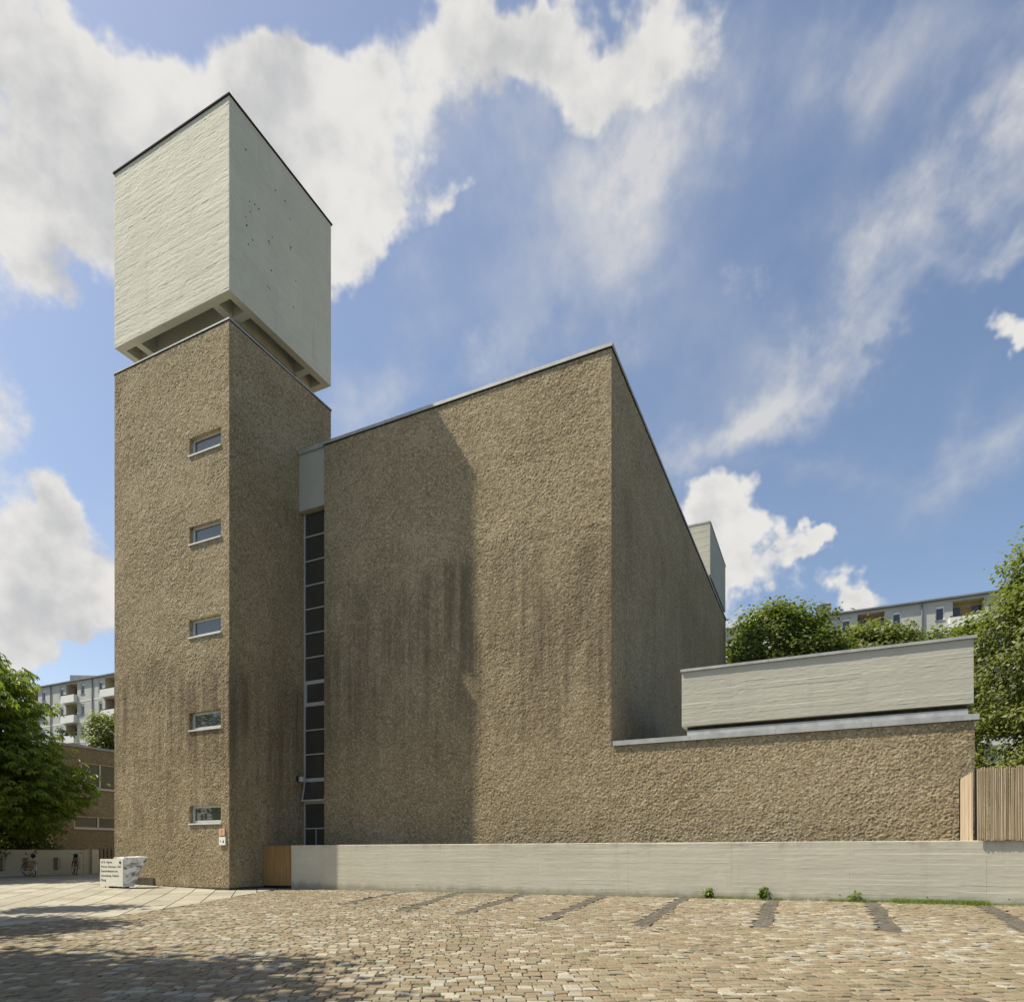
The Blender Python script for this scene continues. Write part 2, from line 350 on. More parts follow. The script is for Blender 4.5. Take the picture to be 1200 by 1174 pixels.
# ================================================================== the setting
def ground_sheet():
    g = np.concatenate([[-900, -400, -200, -120, -80], np.arange(-60, 61, 3.), [80, 120, 200, 400, 900]])
    a, b = np.meshgrid(g, g, indexing='ij'); z = gzw(a, b) - .16
    n = len(g); I = np.arange(n * n).reshape(n, n)
    mb = MB().add(np.stack([a, b, z], -1).reshape(-1, 3), np.stack([I[:-1, :-1], I[1:, :-1], I[1:, 1:], I[:-1, 1:]], -1).reshape(-1, 4))
    m, nt, bs = newmat('soil_and_lawn'); v = objc(nt)
    c = mixc(nt, noise(nt, v, .15, 5, .6).step(.4, .6), (.05, .065, .025), (.11, .09, .06)); nt.links.new(c, bs.inputs['Base Color']); bs.inputs['Roughness'].default_value = 1
    tag(mb.build('ground', m), kind='structure')
ground_sheet()
PAVE_EDGE = [(1.75, 1.3), (1.6, 0.), (3.45, -3.8), (4.67, -6.9), (4.3, -8.9), (3.2, -11), (-2, -16), (-8, -20)]
def pave_u(v):
    pv = np.array([p[1] for p in PAVE_EDGE])[::-1]; pu = np.array([p[0] for p in PAVE_EDGE])[::-1]
    return np.interp(v, pv, pu)
def in_pave(u, v): return (u < pave_u(v)) & (v > -20) & (u > -15.5)
def sheet(name, mat, off):
    g = np.arange(-34, 36.1, 1.); h = np.arange(-6, 40.1, 1.)
    a, b = np.meshgrid(g, h, indexing='ij'); z = gzw(a, b) + off; n, m_ = a.shape; I = np.arange(n * m_).reshape(n, m_)
    return tag(MB().add(np.stack([a, b, z], -1).reshape(-1, 3), np.stack([I[:-1, :-1], I[1:, :-1], I[1:, 1:], I[:-1, 1:]], -1).reshape(-1, 4)).build(name, mat), kind='structure')
def joint_mat():
    m, nt, bs = newmat('joint_sand'); v = objc(nt)
    n = noise(nt, v, .45, 5, .65, .4); f = noise(nt, v, 30, 4, .7)
    c = mixc(nt, f.step(.35, .65), (.13, .105, .065), (.22, .18, .115)); c = mixc(nt, n.step(.40, .60) * .85, c, (.085, .09, .03))
    nt.links.new(c, bs.inputs['Base Color']); bs.inputs['Roughness'].default_value = 1; bump(nt, bs, f, .6, .01); return m
M['joint'] = joint_mat()
yard = sheet('cobbled_yard', 'joint', -.022)
def stone_mat(name, ramp, fine=34):
    m, nt, bs = newmat(name); v = nt.nodes.new('ShaderNodeNewGeometry').outputs['Position']
    at = nt.nodes.new('ShaderNodeAttribute'); at.attribute_name = 'rnd'; oi = nt.nodes.new('ShaderNodeObjectInfo')
    r = (X(nt, at.outputs['Fac']) + X(nt, oi.outputs['Random'])).fract()
    patch = noise(nt, v, .28, 3, .6, .3)
    rr = (r * .74 + patch.step(.3, .7) * .26)
    cr = nt.nodes.new('ShaderNodeValToRGB'); cr.color_ramp.interpolation = 'LINEAR'; el = cr.color_ramp.elements
    while len(el) < len(ramp): el.new(.5)
    for e, (p, c) in zip(el, ramp): e.position = p; e.color = c + (1,)
    nt.links.new(rr.s, cr.inputs[0]); f = noise(nt, v, fine, 5, .7); g = noise(nt, v, 7, 4, .6)
    c = mixc(nt, f.step(.3, .75) * .45, cr.outputs[0], (.14, .115, .08)); c = mixc(nt, g.step(.5, .8) * .35, c, (.30, .25, .17))
    c = mixc(nt, noise(nt, v, .7, 5, .65).step(.5, .75) * .5, c, (.125, .125, .055))
    nt.links.new(c, bs.inputs['Base Color']); bs.inputs['Roughness'].default_value = .82; bs.inputs['Specular IOR Level'].default_value = .25
    bump(nt, bs, f + g * 2., .5, .006); return m
M['cobble'] = stone_mat('cobble', [(0, (.10, .092, .07)), (.12, (.175, .15, .098)), (.28, (.25, .185, .118)), (.42, (.20, .17, .108)), (.6, (.27, .238, .16)), (.70, (.215, .183, .12)), (.80, (.40, .37, .285)), (.93, (.27, .27, .24)), (1, (.11, .11, .105))])
M['slab'] = stone_mat('slab', [(0, (.27, .255, .20)), (.5, (.35, .33, .262)), (1, (.42, .40, .325))], 14)
M['strip'] = stone_mat('strip', [(0, (.06, .057, .05)), (.5, (.085, .08, .068)), (1, (.12, .108, .088))], 30)
rng = np.random.RandomState(11)
def stone(mb, c, ex, ey, hx, hy, z0, z1, cham, rs, a):
    # irregular sett: skirt, chamfer ring and slightly domed top, ten quads
    c = np.asarray(c); V = []; j = lambda s: (rs.rand() - .5) * s
    cor = [(sx * hx * (1 + j(.16)), sy * hy * (1 + j(.16))) for sx, sy in ((-1, -1), (1, -1), (1, 1), (-1, 1))]
    tz = [z1 + j(.009) for _ in range(4)]
    for k, s_ in ((0, 1.), (1, 1.)):
        V += [c + ex * x * s_ + ey * y * s_ + np.array([0, 0, z0 if k == 0 else tz[i] - cham]) for i, (x, y) in enumerate(cor)]
    ins = cham * 1.1
    V += [c + ex * (x - math.copysign(ins, x)) + ey * (y - math.copysign(ins, y)) + np.array([0, 0, tz[i]]) for i, (x, y) in enumerate(cor)]
    F = [(k * 4 + i, k * 4 + (i + 1) % 4, k * 4 + 4 + (i + 1) % 4, k * 4 + 4 + i) for k in (0, 1) for i in range(4)] + [(8, 9, 10, 11)]
    mb.add(V, F, np.full(12, a))
# parking strips (u at the wall, u at the far end, v far end)
STRIPS = [(6.3, 7.55, -3.3), (8.25, 9.85, -4.1), (10.4, 11.45, -4.45), (12.7, 13.5, -4.95), (14.9, 15.3, -4.97), (17.0, 17.2, -4.6), (19.1, 19.05, -4.5), (21.2, 20.9, -4.5)]
def strip_u(s, v): return s[0] + (s[1] - s[0]) * (1.0 - v) / (1.0 - s[2])
def lay_cobbles():
    ang = R(3.7); ex = np.array([math.cos(ang), -math.sin(ang) * -1, 0]); ex = np.array([math.cos(ang), math.sin(ang), 0]); ey = np.array([-math.sin(ang), math.cos(ang), 0])
    rs = np.random.RandomState(5); rows = []; y = 1.2
    while y < 24:
        d = rs.uniform(.11, .155); rows.append((y, d)); y += d
    spots = []
    for y, d in rows:
        x = -16. + rs.rand() * .2
        while x < 22:
            w = rs.uniform(.10, .20); xc, yc = x + w / 2, y + d / 2 + .03 * math.sin(x * 1.3 + y) + .02 * math.sin(x * 4.1)
            p = ex * xc + ey * yc; x += w
            if abs(p[0]) > .86 * p[1] + 2.2: continue
            u, v = UV(p[0], p[1])
            if v > 1.36 or in_pave(u, v): continue
            if u < 1.6 and v > -.02: continue
            if any(s[2] < v < 1.36 and abs(u - strip_u(s, v)) < .125 + w * .3 for s in STRIPS): continue
            spots.append((p, w, d))
    vis = [i for i, (p, w, d) in enumerate(spots) if abs(p[0]) < .77 * p[1] and p[1] > 5.6]
    vis.sort(key=lambda i: spots[i][0][1]); single = set(vis[:300])
    var = []
    for k in range(14):
        mb = MB(); stone(mb, (0, 0, 0), ex, ey, .078, .072, -.05, .026, .009, rs, 0.); o = mb.build('cobblestone', 'cobble', attr=True); var.append(o.data); bpy.data.objects.remove(o)
    mb = MB()
    for i, (p, w, d) in enumerate(spots):
        z = float(gzw(p[0], p[1])); c = np.array([p[0], p[1], z - .022]); tilt = rs.uniform(-.005, .006) + .022 * float(vn(np.array(p[0] / 1.3), np.array(p[1] / 1.3), 55))
        if i in single:
            o = bpy.data.objects.new('cobblestone', var[rs.randint(14)]); COL.objects.link(o); o.parent = yard
            o.location = c + np.array([0, 0, tilt]); o.scale = ((w - .009) / .156, (d - .009) / .144, 1); o.rotation_euler = (rs.uniform(-.05, .05), rs.uniform(-.05, .05), rs.uniform(-.06, .06))
        else:
            t = rs.uniform(-.06, .06); e1 = ex * math.cos(t) + ey * math.sin(t); e2 = -ex * math.sin(t) + ey * math.cos(t)
            e1 = e1 + np.array([0, 0, rs.uniform(-.05, .05)]); e2 = e2 + np.array([0, 0, rs.uniform(-.05, .05)])
            stone(mb, c, e1, e2, (w - .009) / 2, (d - .009) / 2, -.05, .026 + tilt, .009, rs, rs.rand())
    tag(mb.build('cobblestones', 'cobble', yard, attr=True), kind='stuff')
    # dark parking strips of small flush setts
    for s in STRIPS:
        mb = MB(); v = s[2]; q4 = [(strip_u(s, s[2]) - .135, s[2]), (strip_u(s, s[2]) + .135, s[2]), (strip_u(s, 1.36) + .135, 1.36), (strip_u(s, 1.36) - .135, 1.36)]; qb = [B(a, b, float(gz(a, b)) + .0) for a, b in q4]
        mb.add([tuple(p - Vector((0, 0, .06))) for p in qb] + [tuple(p) for p in qb], [(0, 1, 5, 4), (1, 2, 6, 5), (2, 3, 7, 6), (3, 0, 4, 7), (4, 5, 6, 7)], np.full(8, .3))
        while v < 1.3:
            for k in (-1, 0, 1):
                u = strip_u(s, v + .1) + k * .085; p = B(u, v + .1); du = Vector((CT, -ST, 0)); dv = Vector((ST, CT, 0))
                stone(mb, (p.x, p.y, float(gzw(p.x, p.y)) - .022), np.array(du), np.array(dv), .043, .1, -.05, .022 + rs.uniform(-.002, .002), .003, rs, rs.rand())
            v += .2
        tag(mb.build('parking_strip', 'strip', yard, attr=True), kind='stuff')
lay_cobbles()
M['slab_joint'] = plain('slab_joint', (.09, .08, .055), 1., 0, .3, 9)
pavement = sheet('pavement', 'slab_joint', -.019)
def clip(poly, n, d):                              # keep the side where n.p <= d
    out = []
    for k in range(len(poly)):
        a, b = poly[k], poly[(k + 1) % len(poly)]; fa, fb = n[0] * a[0] + n[1] * a[1] - d, n[0] * b[0] + n[1] * b[1] - d
        if fa <= 0: out.append(a)
        if fa * fb < 0: t = fa / (fa - fb); out.append((a[0] + (b[0] - a[0]) * t, a[1] + (b[1] - a[1]) * t))
    return out
def lay_slabs():
    rs = np.random.RandomState(8); ey = np.array([-.352, .936]); ex = np.array([.936, .352]); pw, pl, g = .66, 1.0, .012; L = []
    for i in range(-40, 41):
        for j in range(0, 46):
            o = ex * (i * pw) + ey * (j * pl + (i % 2) * .5) + np.array([-9.5, 2.0])
            P = [UV(*(o + ex * a + ey * b)) for a, b in ((g, g), (pw - g, g), (pw - g, pl - g), (g, pl - g))]
            cu, cv = np.mean(P, 0)
            if not (-16 < cu < 6 and -19 < cv < 8.4): continue
            for (u0, v0), (u1, v1) in zip(PAVE_EDGE[:-1], PAVE_EDGE[1:]):        # trim along the cobbles
                if min(v0, v1) - .7 <= cv <= max(v0, v1) + .7:
                    n = np.array([-(v1 - v0), u1 - u0]); n = n / np.linalg.norm(n); n = n if n[0] > 0 else -n
                    P = clip(P, n, n[0] * u0 + n[1] * v0 - .015)
                    if len(P) < 3: break
            if len(P) >= 3: P = clip(P, (-1, 0), 15.3)
            if len(P) >= 3 and max(p[1] for p in P) > -.05:                      # trim round the tower, the gate and the wall
                cu = np.mean([p[0] for p in P])
                P = clip(P, (1, 0), -6.07) if cu < -6.07 else clip(P, (0, 1), -.05) if cu < .05 else clip(P, (0, 1), 1.38)
            if len(P) < 3: continue
            P = np.array(P); ar = .5 * abs(np.dot(P[:, 0], np.roll(P[:, 1], 1)) - np.dot(P[:, 1], np.roll(P[:, 0], 1)))
            if ar > .03: L.append(P)
    L.sort(key=lambda P: (B(*P.mean(0)) - cam.location).length); cnt = 0; rest = MB()
    for P in L:
        c = B(*P.mean(0)); W = [B(*p) for p in P]; dz = rs.uniform(-.0012, .0012); n = len(P); cz = float(gz(*P.mean(0)))
        if sum((W[k].x * W[(k + 1) % n].y - W[k].y * W[(k + 1) % n].x) for k in range(n)) < 0: W = W[::-1]; P = P[::-1]
        seen = abs(c.x) < .80 * c.y and cnt < 295
        V = [(w.x - c.x, w.y - c.y, float(gz(*p)) - cz + h) for h in (-.06, .002, .006) for w, p in zip(W, P)]
        V = [((x * (1 - .012), y * (1 - .012), z) if k >= 2 * n else (x, y, z)) for k, (x, y, z) in enumerate(V)] + [(0, 0, .006)]
        Q = [(k * n + q, k * n + (q + 1) % n, k * n + n + (q + 1) % n, k * n + n + q) for k in (0, 1) for q in range(n)]; T = [(2 * n + q, 2 * n + (q + 1) % n, 3 * n) for q in range(n)]
        if not seen: V = [(x + c.x, y + c.y, z + cz + dz) for x, y, z in V]
        mb = MB() if seen else rest; b0 = mb.n; mb.add(V, Q, np.full(len(V), 0. if seen else rs.rand())); mb.F.append(np.array(T) + b0)
        if seen: o = mb.build('paving_slab', 'slab', pavement, attr=True); o.location = (c.x, c.y, cz + dz); cnt += 1
    if rest.n: tag(rest.build('paving_slabs', 'slab', pavement, attr=True), kind='stuff')
lay_slabs()
# ================================================================== bell tower
TW, TD, Z1, ZB, ZT = 6.01, 5.06, 19.25, 20.25, 26.8
tower, TO = cthing('bell_tower', 'tall roughcast bell tower carrying a pale concrete cube on top', 'tower', -TW / 2, TD / 2)
TO = (TO[0], TO[1], 0); tower.location.z = 0
WZ = [2.28, 5.53, 8.77, 12.02, 15.12]
mb = MB(); zb = -.1
holes = [(TW - 1.94, TW - .39, z - zb, z + .62 - zb) for z in WZ]
relief(mb, (-TW, 0, zb), (1, 0, 0), (0, -1, 0), TW, Z1 - zb, .0235, .0235, h_rough(1), holes)
relief(mb, (0, 0, zb), (0, 1, 0), (1, 0, 0), TD, Z1 - zb, .036, .036, h_rough(9))
relief(mb, (0, TD, zb), (-1, 0, 0), (0, 1, 0), TW, Z1 - zb, .5, .5, None); relief(mb, (-TW, TD, zb), (0, -1, 0), (-1, 0, 0), TD, Z1 - zb, .2, .2, h_rough(20))
mb.add([(-TW, 0, Z1), (0, 0, Z1), (0, TD, Z1), (-TW, TD, Z1)], [(0, 1, 2, 3)])
mb.build('shaft', 'roughcast_tower', tower, TO, smooth=False)
e = .025
MB().box(-TW - e, e, -e, TD + e, Z1 + .003, Z1 + .055).build('coping', 'zinc', tower, TO)
MB().box(-TW - .012, .012, -.012, TD + .012, Z1 - .035, Z1 + .001).build('coping_shade_line', 'dark_trim', tower, TO)  # dark strip: the shadow line under the coping put in as colour
MB().box(-TW - .03, .03, -.03, TD + .03, -.12, .09).build('plinth', 'plinth', tower, TO)
for z in WZ:                                                           # stair windows
    u0, u1, d = -1.94, -.39, .13; f = .07
    w = MB().box(u0, u1, d, d + .05, z, z + f).box(u0, u1, d, d + .05, z + .62 - f, z + .62).box(u0, u0 + f, d, d + .05, z + f, z + .62 - f).box(u1 - f, u1, d, d + .05, z + f, z + .62 - f)
    w.box(u0 + f, u0 + f + .05, d - .012, d + .05, z + f, z + .62 - f).box(u0 + f + .05, u1 - f, d - .012, d + .05, z + f, z + f + .04)
    w = w.build('window', 'alu', tower, TO)
    MB().box(u0 + f, u1 - f, d + .03, d + .045, z + f, z + .62 - f).build('pane', 'glass', w)
    MB().box(u0 - .02, u1 + .02, -.045, d, z - .035, z + .012).build('sill', 'sill', w)
    for c in w.children: c.data.transform(Matrix.Translation(Vector((-TO[0], -TO[1], 0))))
MB().box(-4.75, -3.75, -.035, .06, .10, .36).build('dark_base_block', 'plinth', tower, TO)  # dark block standing slightly proud, low on the tower front
# belfry
mb = MB(); t = .28; zb = ZB
relief(mb, (-TW, 0, zb), (1, 0, 0), (0, -1, 0), TW, ZT - zb, .04, .018, h_board(3, .105, .95, .0065, 1.6, .16), taper=.03)
relief(mb, (0, 0, zb), (0, 1, 0), (1, 0, 0), TD, ZT - zb, .05, .02, h_board(5, .105, 1.6, .009, 1.6, .16), taper=.03)
relief(mb, (0, TD, zb), (-1, 0, 0), (0, 1, 0), TW, ZT - zb, 1, 1, None); relief(mb, (-TW, TD, zb), (0, -1, 0), (-1, 0, 0), TD, ZT - zb, 1, 1, None)
o_ = [(-TW, 0), (0, 0), (0, TD), (-TW, TD)]; i_ = [(-TW + t, t), (-t, t), (-t, TD - t), (-TW + t, TD - t)]
mb.add([p + (ZB,) for p in o_] + [p + (ZB,) for p in i_] + [p + (ZB + 1.0,) for p in i_], [(i, i + 4, (i + 1) % 4 + 4, (i + 1) % 4) for i in range(4)] + [(4 + i, 8 + i, 8 + (i + 1) % 4, 4 + (i + 1) % 4) for i in range(4)] + [(8, 11, 10, 9)])
bel = mb.build('belfry', 'paint_belfry', tower, TO)
MB().box(-TW - .045, .045, -.045, TD + .045, ZT, ZT + .055).build('belfry_coping', 'dark_trim', tower, TO)
for u in (-1.12, -5.18): MB().box(u - (.0 if u > -3 else .0), u + .28, t, TD - t, ZB + .004, ZB + .98).build('beam', 'paint_belfry', tower, TO)
for v in (.9, TD - 1.18):
    for a, b in ((-TW + t, -5.185), (-4.895, -1.125), (-.835, -t)): MB().box(a, b, v, v + .28, ZB + .007, ZB + .97).build('beam', 'paint_belfry', tower, TO)
MB().box(-4.6, -1.45, 1.45, TD - 1.45, Z1 + .05, ZB + .95).build('core', 'roughcast_tower', tower, TO)
for u in (-1.02, -5.08):
    for v in (1.0, TD - 1.08): MB().box(u - .09 + .09, u + .2, v, v + .2, Z1 + .05, ZB + .01).build('stub_column', 'paint_dull', tower, TO)
# dots: form-tie holes in the shaded belfry face
rs = np.random.RandomState(2)
mbh = MB()
for k in range(22):
    v = rs.uniform(.5, 3.4); z = ZB + rs.uniform(1.3, 5.4); mbh.tube([(.004, v, z), (.014, v, z - .01)], rs.uniform(.016, .03), 6)
tag(mbh.build('tie_holes', 'dark_trim', tower, TO), kind='stuff')
# wall plaques
def plaque(name, label, u0, u1, z0, z1, col, marks):
    o, OO = cthing(name, label, 'plaque', (u0 + u1) / 2, -.03); o.location.z = z0; OO = (OO[0], OO[1], z0)
    M[name] = plain(name, col, .4, 0, .04)
    MB().box(u0, u1, -.045, .03, z0, z1).build('plate', name, o, OO)
    for a, b, c, d in marks: MB().box(u0 + a, u0 + b, -.049, -.044, z0 + c, z0 + d).build('mark', 'dark_trim' if name != 'orange_plaque' else 'mark_orange', o, OO)
M['mark_orange'] = plain('mark_orange', (.55, .22, .12), .5)
plaque('orange_plaque', 'small pale orange plaque on tower, above the white one', -.43, -.17, 1.86, 2.09, (.72, .42, .28), [(.10, .14, .05, .17), (.10, .18, .15, .17)])
plaque('white_plaque', 'small white plaque with black marks on tower, below the orange one', -.43, -.14, 1.53, 1.81, (.82, .82, .80), [(.05, .08, .12, .16), (.16, .23, .09, .12), (.19, .22, .12, .17)])
# ================================================================== nave
UN0, UN1, VN, ZN, VB = 1.33, 12.36, 3.153, 16.42, 28.75
nave, NO = cthing('church_nave', 'huge windowless roughcast church nave with thin zinc coping', 'church', (UN0 + UN1) / 2, (VN + VB) / 2); nave.location.z = 0; NO = (NO[0], NO[1], 0)
mb = MB(); zb = -.1
relief(mb, (UN0, VN, zb), (1, 0, 0), (0, -1, 0), UN1 - UN0, ZN - zb, .0235, .0235, h_rough(31))
sd_ = MB(); relief(sd_, (UN1, VN, zb), (0, 1, 0), (1, 0, 0), VB - VN, ZN - zb, .07, .06, h_rough(41)); sd_.build('side_wall', 'roughcast_side', nave, NO)
relief(mb, (UN1, VB, zb), (-1, 0, 0), (0, 1, 0), UN1 - UN0, ZN - zb, 2, 2, None); relief(mb, (UN0, VB, zb), (0, -1, 0), (-1, 0, 0), VB - VN, ZN - zb, .5, .5, None)
mb.add([(UN0, VN, ZN), (UN1, VN, ZN), (UN1, VB, ZN), (UN0, VB, ZN)], [(0, 1, 2, 3)])
mb.build('wall', 'roughcast_nave', nave, NO)
rs = np.random.RandomState(4)
def coping_run(parent, OO, a0, a1, axis, face, z0, z1, proud, inner, step=3.0, name='coping_sheet', mat='zinc'):
    n = max(1, round((a1 - a0) / step)); s = (a1 - a0) / n
    for i in range(n):
        p, q = a0 + i * s + .003, a0 + (i + 1) * s - .003; k = .002 * (i % 2)
        if axis == 'u': MB().box(p, q, face - proud - k, face + inner, z0, z1 + k).build(name, mat, parent, OO)
        else: MB().box(face - inner, face + proud + k, p, q, z0, z1 + k).build(name, mat, parent, OO)
coping_run(nave, NO, UN0 - .04, UN1 + .05, 'u', VN, ZN + .01, ZN + .115, .05, .3)
coping_run(nave, NO, VN + .31, VB, 'v', UN1, ZN + .01, ZN + .11, .045, .3)
MB().box(UN0 - .02, UN1 + .02, VN - .022, VN + .1, ZN - .025, ZN + .008).build('coping_shade_line', 'dark_trim', nave, NO)  # this strip and the next paint the shade below the nave coping
MB().box(UN1 - .1, UN1 + .022, VN + .102, VB, ZN - .025, ZN + .008).build('coping_shade_line', 'dark_trim', nave, NO)
# rear lantern on the roof
mb = MB(); A0, A1 = 22.2, 28.6
relief(mb, (6.5, A0, 16.92), (1, 0, 0), (0, -1, 0), UN1 - 6.5, 2.95, .12, .03, h_board(15, .12)); relief(mb, (UN1, A0, 16.92), (0, 1, 0), (1, 0, 0), A1 - A0, 2.95, .12, .03, h_board(16, .12))
relief(mb, (UN1, A1, 16.92), (-1, 0, 0), (0, 1, 0), UN1 - 6.5, 2.95, 3, 3, None); relief(mb, (6.5, A1, 16.92), (0, -1, 0), (-1, 0, 0), A1 - A0, 2.95, 3, 3, None)
mb.add([(6.5, A0, 16.92), (UN1, A0, 16.92), (UN1, A1, 16.92), (6.5, A1, 16.92)], [(3, 2, 1, 0)])
lan = mb.build('roof_lantern', 'paint_dull', nave, NO)
MB().box(6.46, UN1 + .03, A0 - .03, A1 + .03, 19.872, 19.95).build('lantern_coping', 'zinc', nave, NO)
MB().box(6.8, UN1 - .3, A0 + .3, A1 - .3, ZN + .02, 16.915).build('lantern_base', 'dark_trim', nave, NO)
# concrete panel and stair window between tower and nave
VS = 3.253; PZ0, PZ1 = 14.28, 16.42
mb = MB(); relief(mb, (.012, VS, PZ0), (1, 0, 0), (0, -1, 0), UN0 - .012, PZ1 - PZ0, .03, .015, h_board(25, .07, .9), taper=.02)
mb.add([(.012, VS, PZ0), (UN0, VS, PZ0), (UN0, VS + .45, PZ0), (.012, VS + .45, PZ0)], [(3, 2, 1, 0)])
mb.build('concrete_panel', 'paint_dull', nave, NO)
MB().box(-.0 + .03, UN0 - .045, VS - .06, VS + .5, PZ1 + .004, PZ1 + .17).build('panel_coping', 'zinc', nave, NO)
VWN = VS + .22
TR = [14.25, 13.38, 12.44, 11.51, 10.60, 9.67, 8.74, 7.78, 6.94, 5.96, 5.03, 4.05, 3.21, 2.20, 1.2, .3]
sw = MB().box(.03, .10, VWN, VWN + .09, .3, 14.27).box(UN0 - .09, UN0 - .005, VWN + .002, VWN + .09, .3, 14.27)
for i, z in enumerate(TR[1:-1]):
    h = .07 if round(z, 2) in (7.78, 6.94, 4.05, 3.21) else .022
    sw.box(.102, UN0 - .092, VWN + .004, VWN + .08, z - h, z + h)
sw.box(.62, .65, VWN + .006, VWN + .07, .32, 2.177)
sw = sw.build('stair_window', 'alu', nave, NO)
for i in range(len(TR) - 1):
    p = MB()
    if abs(TR[i] - 4.05) < .01:                       # the open vent: top-hung leaf swung out
        z1, z0 = TR[i] - .075, TR[i + 1] + .075
        p.add([(.105, VWN - .02, z1), (UN0 - .095, VWN - .02, z1), (UN0 - .095, VWN - .16, z0), (.105, VWN - .16, z0)], [(0, 3, 2, 1)])
        l = MB(); l.tube([(.125, VWN - .03, z1), (.125, VWN - .18, z0)], .025, 4).tube([(UN0 - .12, VWN - .03, z1), (UN0 - .12, VWN - .18, z0)], .025, 4).box(.1, UN0 - .095, VWN - .205, VWN - .155, z0 - .06, z0)
        l = l.build('vent_leaf', 'alu', sw); l.data.transform(Matrix.Translation(Vector((-NO[0], -NO[1], 0))))
    else: p.box(.11, UN0 - .1, VWN + .03, VWN + .045, TR[i + 1] + .02, TR[i] - .02)
    p = p.build('pane', 'glass_dark', sw); p.data.transform(Matrix.Translation(Vector((-NO[0], -NO[1], 0))))
for z0, z1 in ((6.94, 7.78),):
    p = MB().box(.102, .17, VWN - .015, VWN + .05, z0 + .075, z1 - .075).build('vent_frame', 'alu', sw); p.data.transform(Matrix.Translation(Vector((-NO[0], -NO[1], 0))))
MB().box(.03, UN0, VWN + .2, VWN + .3, .2, 14.2).build('stairwell_dark_sheet', 'dark_trim', nave, NO)  # near-black sheet: the unlit stairwell's darkness put into its colour
lamp, LO = cthing('security_lamp', 'small grey lamp box on a dark bracket beside the stair window', 'lamp', .12, 3.1); lamp.location.z = 3.95; LO = (LO[0], LO[1], 3.95)
MB().box(.012, .10, 3.1, 3.3, 3.99, 4.18).build('bracket', 'dark_trim', lamp, LO); MB().cbox(.101, .26, 3.12, 3.28, 3.97, 4.16, .015).build('housing', 'alu', lamp, LO)
# ================================================================== side wing
UW1, ZW = 21.39, 4.45
wing, WO = cthing('church_side_wing', 'low roughcast wing beside the nave, topped by a long pale concrete box', 'building', (UN1 + UW1) / 2, VN + 4); wing.location.z = 0; WO = (WO[0], WO[1], 0)
mb = MB(); zb = -.1; VWB = 12.
relief(mb, (UN1 + .002, VN, zb), (1, 0, 0), (0, -1, 0), UW1 - UN1, ZW - zb, .021, .021, h_rough(51, 1.05)); relief(mb, (UW1, VN, zb), (0, 1, 0), (1, 0, 0), VWB - VN, ZW - zb, .08, .08, h_rough(57))
mb.add([(UN1, VN, ZW), (UW1, VN, ZW), (UW1, VWB, ZW), (UN1, VWB, ZW)], [(0, 1, 2, 3)]); mb.add([(UW1, VWB, zb), (UN1, VWB, zb), (UN1, VWB, ZW), (UW1, VWB, ZW)], [(0, 1, 2, 3)])
mb.build('wall', 'roughcast_wing', wing, WO)
M['bounce_gravel'] = plain('bounce_gravel', (.40, .375, .32), .95, 0, .3, 25, .1, .5)
MB().box(UN1 + .02, UW1 - .02, VN + .25, VWB, ZW + .004, ZW + .05).build('roof_bounce_layer', 'bounce_gravel', wing, WO)  # unseen pale roof layer, added to bounce light onto the nave's side wall
coping_run(wing, WO, UN1 + .05, UW1 + .09, 'u', VN, ZW + .01, ZW + .15, .06, .25, 2.3)
BX0, BX1, BZ0, BZ1 = 14.44, 21.37, 4.87, 6.42
coping_run(wing, WO, BX0 + .14, BX1 - .1, 'u', VN + .06, ZW + .154, ZW + .30, .03, .1, 2.9, 'upstand_sheet')
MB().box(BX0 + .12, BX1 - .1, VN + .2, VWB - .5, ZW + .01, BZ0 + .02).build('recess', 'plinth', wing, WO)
mb = MB(); VX = VN - .01
relief(mb, (BX0, VX, BZ0), (1, 0, 0), (0, -1, 0), BX1 - BX0, BZ1 - BZ0, .035, .014, h_board(61, .125, .85, .004, 3., .5), taper=.02)
relief(mb, (BX1, VX, BZ0), (0, 1, 0), (1, 0, 0), 7., BZ1 - BZ0, .2, .03, h_board(62)); relief(mb, (BX0, VX + 7, BZ0), (0, -1, 0), (-1, 0, 0), 7., BZ1 - BZ0, .2, .03, h_board(63)); relief(mb, (BX1, VX + 7, BZ0), (-1, 0, 0), (0, 1, 0), BX1 - BX0, BZ1 - BZ0, 2, 2, None)
mb.add([(BX0, VX, BZ0), (BX1, VX, BZ0), (BX1, VX + 7, BZ0), (BX0, VX + 7, BZ0)], [(3, 2, 1, 0)])
mb.build('clerestory_box', 'paint_wall', wing, WO)
coping_run(wing, WO, BX0 - .03, BX1 + .07, 'u', VX, BZ1 + .004, BZ1 + .075, .05, 7.05, 2.4, 'box_coping_sheet')
